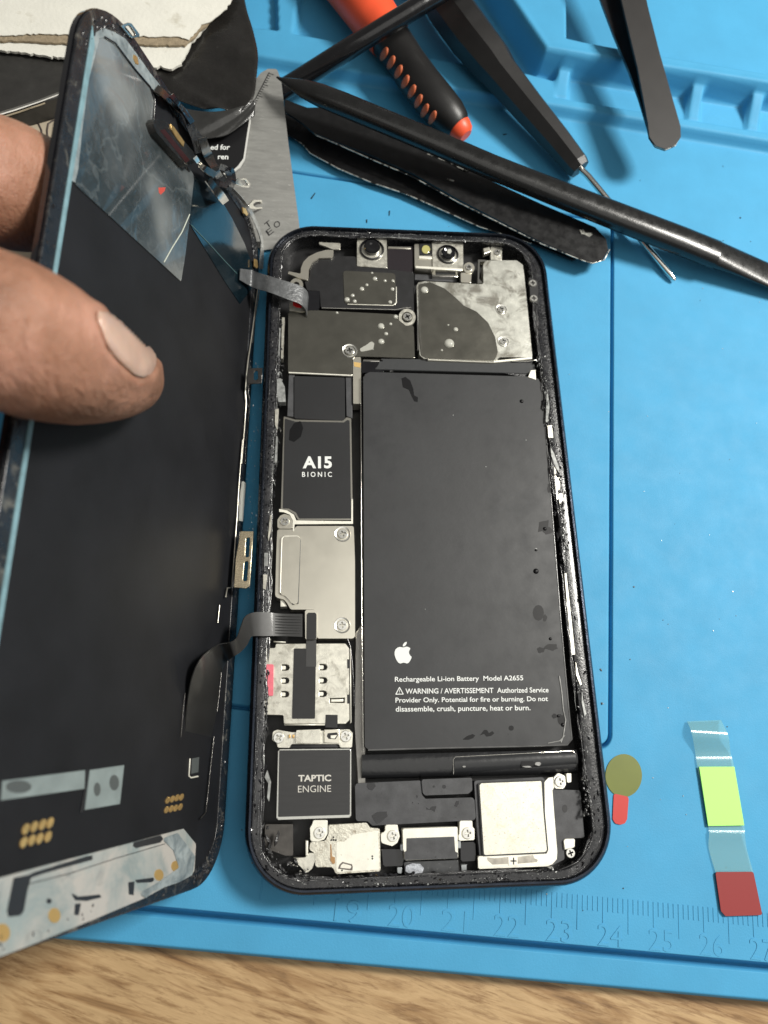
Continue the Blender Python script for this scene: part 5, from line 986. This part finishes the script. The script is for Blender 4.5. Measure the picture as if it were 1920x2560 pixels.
for k in range(15):
    t_ = k / 14; u0, v0 = 672 - 40 * t_, 182 + 78 * t_; ln = 14 if k % 5 == 0 else 8
    a, b = (u0, v0), (u0 + .88 * ln, v0 + .3 * ln); lean('scale_tick', [a, b, (b[0] - .5, b[1] + 1.6), (a[0] - .5, a[1] + 1.6)], BLK, plate, .004, .003)
lean('scale_line', [(672, 180), (674, 181), (632, 262), (630, 261)], BLK, plate, .004, .003)
for s_, u, v in (('O', 690, 572), ('E', 672, 590), ('T', 668, 572)): lean_text('engraved_letter', s_, (u, v), (13, -10), (-9, -13), BLK, plate, .003)
card = lean('warning_card', SM((640, 430), (1235, 390), (1200, 620), (1170, 820), (1120, 905), (1040, 965), (900, 990), (640, 800)), M('white_card_edge', (.6, .6, .57), .5), None, .09, .05, r=.06); tag(card, 'black card with white print and thin pale border lying on the leaning steel plate', 'card')
lean('card_face', SM((650, 440), (1218, 398), (1183, 620), (1155, 810), (1100, 888), (1035, 945), (900, 975), (650, 790)), M('card_black', (.01, .01, .011), .3), card, .096, .005, r=.05)
q0, q1, q2 = SM((812, 722), (1012, 722), (818, 668)); lean_text('printed_text', 'ed for', q0, (q1[0] - q0[0], q1[1] - q0[1]), (q2[0] - q0[0], q2[1] - q0[1]), WHITE, card, .097, .02)
q0, q1, q2 = SM((890, 820), (998, 822), (892, 765)); lean_text('printed_text', 'ren', q0, (q1[0] - q0[0], q1[1] - q0[1]), (q2[0] - q0[0], q2[1] - q0[1]), WHITE, card, .097, .02)
# clear bag over the card
def sheet(name, edgeA, edgeB, mat, label, cat, th=.02, bump=0., seed=1, n=24, m=24, rough=0.):
    """sheet between two polylines of (u,v,z)"""
    rs = np.random.default_rng(seed); Ph = rs.uniform(0, 6, (6,)); V = []; Fc = []
    def at(pl, t):
        x = t * (len(pl) - 1); i = min(int(x), len(pl) - 2); f = x - i
        a, b, c, d = pl[max(i - 1, 0)], pl[i], pl[i + 1], pl[min(i + 2, len(pl) - 1)]
        return [.5 * (2 * b[k] + (c[k] - a[k]) * f + (2 * a[k] - 5 * b[k] + 4 * c[k] - d[k]) * f * f + (3 * b[k] - a[k] - 3 * c[k] + d[k]) * f ** 3) for k in range(3)]
    for i in range(n + 1):
        for j in range(m + 1):
            s_, t = i / n, j / m; a, b = at(edgeA, s_), at(edgeB, s_); jag = rough * math.sin(s_ * 47 + Ph[0]) * math.sin(s_ * 23 + Ph[1]) + rough * .6 * math.sin(s_ * 111 + Ph[2])
            tt = t; p = P(a[0] + (b[0] - a[0]) * tt + jag * (t > .98) * 0, a[1] + (b[1] - a[1]) * tt + jag * t ** 6, a[2] + (b[2] - a[2]) * tt)
            p.z += bump * (math.sin(s_ * 7 + Ph[3] + t * 3) * math.sin(t * 5 + Ph[4]) + .4 * math.sin(s_ * 17 + t * 11 + Ph[5])); V.append(p)
    for i in range(n):
        for j in range(m): q = i * (m + 1) + j; Fc.append((q, q + 1, q + m + 2, q + m + 1))
    o = meshobj(name, V, Fc, mat, None, smooth=True); md = o.modifiers.new('t', 'SOLIDIFY'); md.thickness = th; md.offset = 0; return tag(o, label, cat)
VIN = M('black_vinyl', (.014, .013, .012), .3, coat=.15, var=.25, vs=1.5, bump=.05, bs=1.6, rv=.12, dirt=((.1, .1, .09), 12, .7, .78), grain=.12)
sheet('grey_bag', [(430, 262, 1.2), (520, 280, 1.2), (600, 268, 1.22), (640, 246, 1.25)], [(470, 340, 1.05), (520, 346, 1.0), (572, 336, 1.02), (636, 288, 1.14)], M('grey_plastic_bag', (.03, .03, .029), .2, 0, var=.3, vs=1.5, bump=.03, bs=2.5, coat=.4), 'smoky grey plastic bag edge sticking out under the black sheet', 'plastic bag', bump=.02, seed=4)
sheet('black_sheet', [(600, -70, 1.3), (616, 20, 1.32), (634, 80, 1.3), (645, 140, 1.28), (641, 200, 1.28), (632, 246, 1.26), (606, 276, 1.22)], [(380, 20, 1.2), (384, 60, 1.2), (380, 110, 1.2), (378, 155, 1.2), (384, 190, 1.2), (420, 236, 1.2), (500, 268, 1.2)], VIN, 'matte black vinyl sheet curling beside the torn white paper at the top left', 'black sheet', bump=.05, seed=2, n=36, m=30)
PAPER = M('white_paper', (.74, .73, .66), .75, var=.04, vs=1.4, bump=.012, bs=8, dirt=((.5, .47, .38), 1.7, .6, .8)); CARDB = M('brown_card_layer', (.3, .24, .16), .85, var=.2, vs=8, bump=.02, bs=20)
def torn(name, px, z, th, mat, parent, amp, seed, open_from=0):
    r = random.Random(seed); out = []; n_ = len(px)
    for i in range(n_):
        a, b = Vector(px[i]), Vector(px[(i + 1) % n_]); k = max(1, int((b - a).length / 7)) if i >= open_from else 1
        for j in range(k):
            p = a.lerp(b, j / k)
            if i >= open_from and (j or i > open_from): p += Vector((r.uniform(-amp, amp), r.uniform(-amp, amp)))
            out.append(tuple(p))
    return prism(name, W(out, z), z - th, z, mat, parent, bev=0)
tp = thing('torn_paper', 'torn white cardboard with a brown inner layer lying across the top left corner', 'torn paper')
pa = [(-160, 200), (-160, -260), (640, -260), (590, -20), (575, 8), (566, 22), (545, 38), (530, 52), (505, 62), (492, 80), (470, 98), (440, 90), (380, 92), (300, 86), (190, 88), (90, 84), (-20, 90)]
pb = [(-160, 220), (-160, -240), (560, -240), (560, 20), (500, 78), (478, 102), (462, 112), (400, 112), (330, 110), (250, 112), (160, 108), (80, 104), (-20, 100)]
pc_ = [(-160, 230), (-160, -220), (540, -220), (540, 30), (500, 82), (474, 112), (462, 140), (452, 160), (430, 172), (400, 165), (380, 168), (300, 155), (200, 148), (120, 140), (60, 132), (-20, 124)]
torn('top_layer', pa, 1.50, .02, PAPER, tp, 2.2, 1, 3); torn('brown_layer', pb, 1.46, .05, CARDB, tp, 1.8, 2, 3); torn('bottom_layer', pc_, 1.39, .06, PAPER, tp, 2.6, 3, 3)
# black case with a bright edge, and the printed box under it
cs = thing('black_case', 'black case with a bright silver edge poking out left of the lifted screen', 'case')
prism('case_body', W([(-220, 90), (220, 110), (220, 212), (158, 240), (0, 284), (-220, 350)], 1.25), .7, 1.25, M('case_black', (.03, .029, .027), .45, var=.25, vs=2, bump=.01, bs=4, grain=.1), cs, r=.05, bev=.06, seg=3)
tube('silver_edge', [P(*q, 1.2) for q in ((-220, 356), (0, 288), (40, 276), (100, 256), (158, 234), (222, 214))], .07, CHROME, cs, n=12)
bx_ = thing('printed_box', 'beige cardboard box with thin brown lettering under the black case at the left', 'box')
bxb = prism('box_body', W([(-220, 180), (300, 180), (300, 640), (-220, 700)], .68), .03, .68, M('beige_card', (.42, .36, .27), .7, var=.12, vs=1.5, bump=.004, bs=10), bx_, bev=.03)
INK = M('brown_ink', (.06, .045, .04), .6)
for pl in (TL((190, 1450), (300, 1420), (415, 1388)), TL((250, 1270), (340, 1262), (400, 1285), (430, 1350), (435, 1440), (420, 1510), (375, 1582)), TL((505, 1580), (495, 1480), (488, 1350), (500, 1285), (540, 1255), (600, 1240), (680, 1238))):
    tube('printed_stroke', [P(u, v, .684) for u, v in pl], .022, INK, bxb)
# ------------------------------------------------------------------ stickers on the right
t = thing('round_sticker', 'round olive green sticker with a red pull tab, beside the phone on the blue mat', 'sticker')
prism('olive_disc', W(ST(circle((235, 628), 180, 48, 213)), .02), .008, .02, M('olive_film', (.14, .165, .02), .3, var=.06, coat=.4), t, bev=0)
prism('red_tab', W(ST((135, 815), (155, 808), (285, 838), (268, 1060), (245, 1100), (200, 1113), (150, 1100), (125, 1058)), .024), .021, .025, M('red_film', (.52, .03, .022), .35, coat=.3), t, r=.05, bev=0)
t = thing('label_strip', 'strip of clear film with a lime square and a dark red square on the mat', 'label strip')
CLR = M('clear_film_strip', (.3, .55, .5), .16, alpha=.22, coat=.5)
fv = ST((860, 92), (1195, 78), (1262, 230), (1310, 480), (1330, 545), (1425, 1120), (1460, 1300), (1512, 1582), (1140, 1582), (1070, 1125), (960, 540), (905, 210))
ra = [(860, 92, .04), (905, 205, .17), (940, 400, .03), (962, 540, .035), (1068, 1120, .03), (1078, 1200, .06), (1075, 1350, .02), (1140, 1582, .03)]; rb_ = [(1195, 78, .04), (1268, 235, .16), (1290, 400, .03), (1325, 540, .035), (1425, 1120, .03), (1430, 1200, .06), (1450, 1350, .02), (1515, 1582, .03)]
ribbon('clear_film', [(P(*ST((a[0], a[1]))[0], a[2] + .012), P(*ST((b[0], b[1]))[0], b[2] + .012)) for a, b in zip(ra, rb_)], CLR, t, .006, 8)
prism('lime_square', W(ST((980, 540), (1328, 540), (1426, 1120), (1070, 1126)), .075), .055, .075, M('lime_label', (.44, .95, .2), .6), t, bev=.004)
prism('dark_red_square', W(ST((1140, 1580), (1515, 1578), (1604, 2005), (1240, 2016), (1195, 1965)), .06), .046, .06, M('dark_red_label', (.25, .02, .02), .6), t, r=.04, bev=.004)
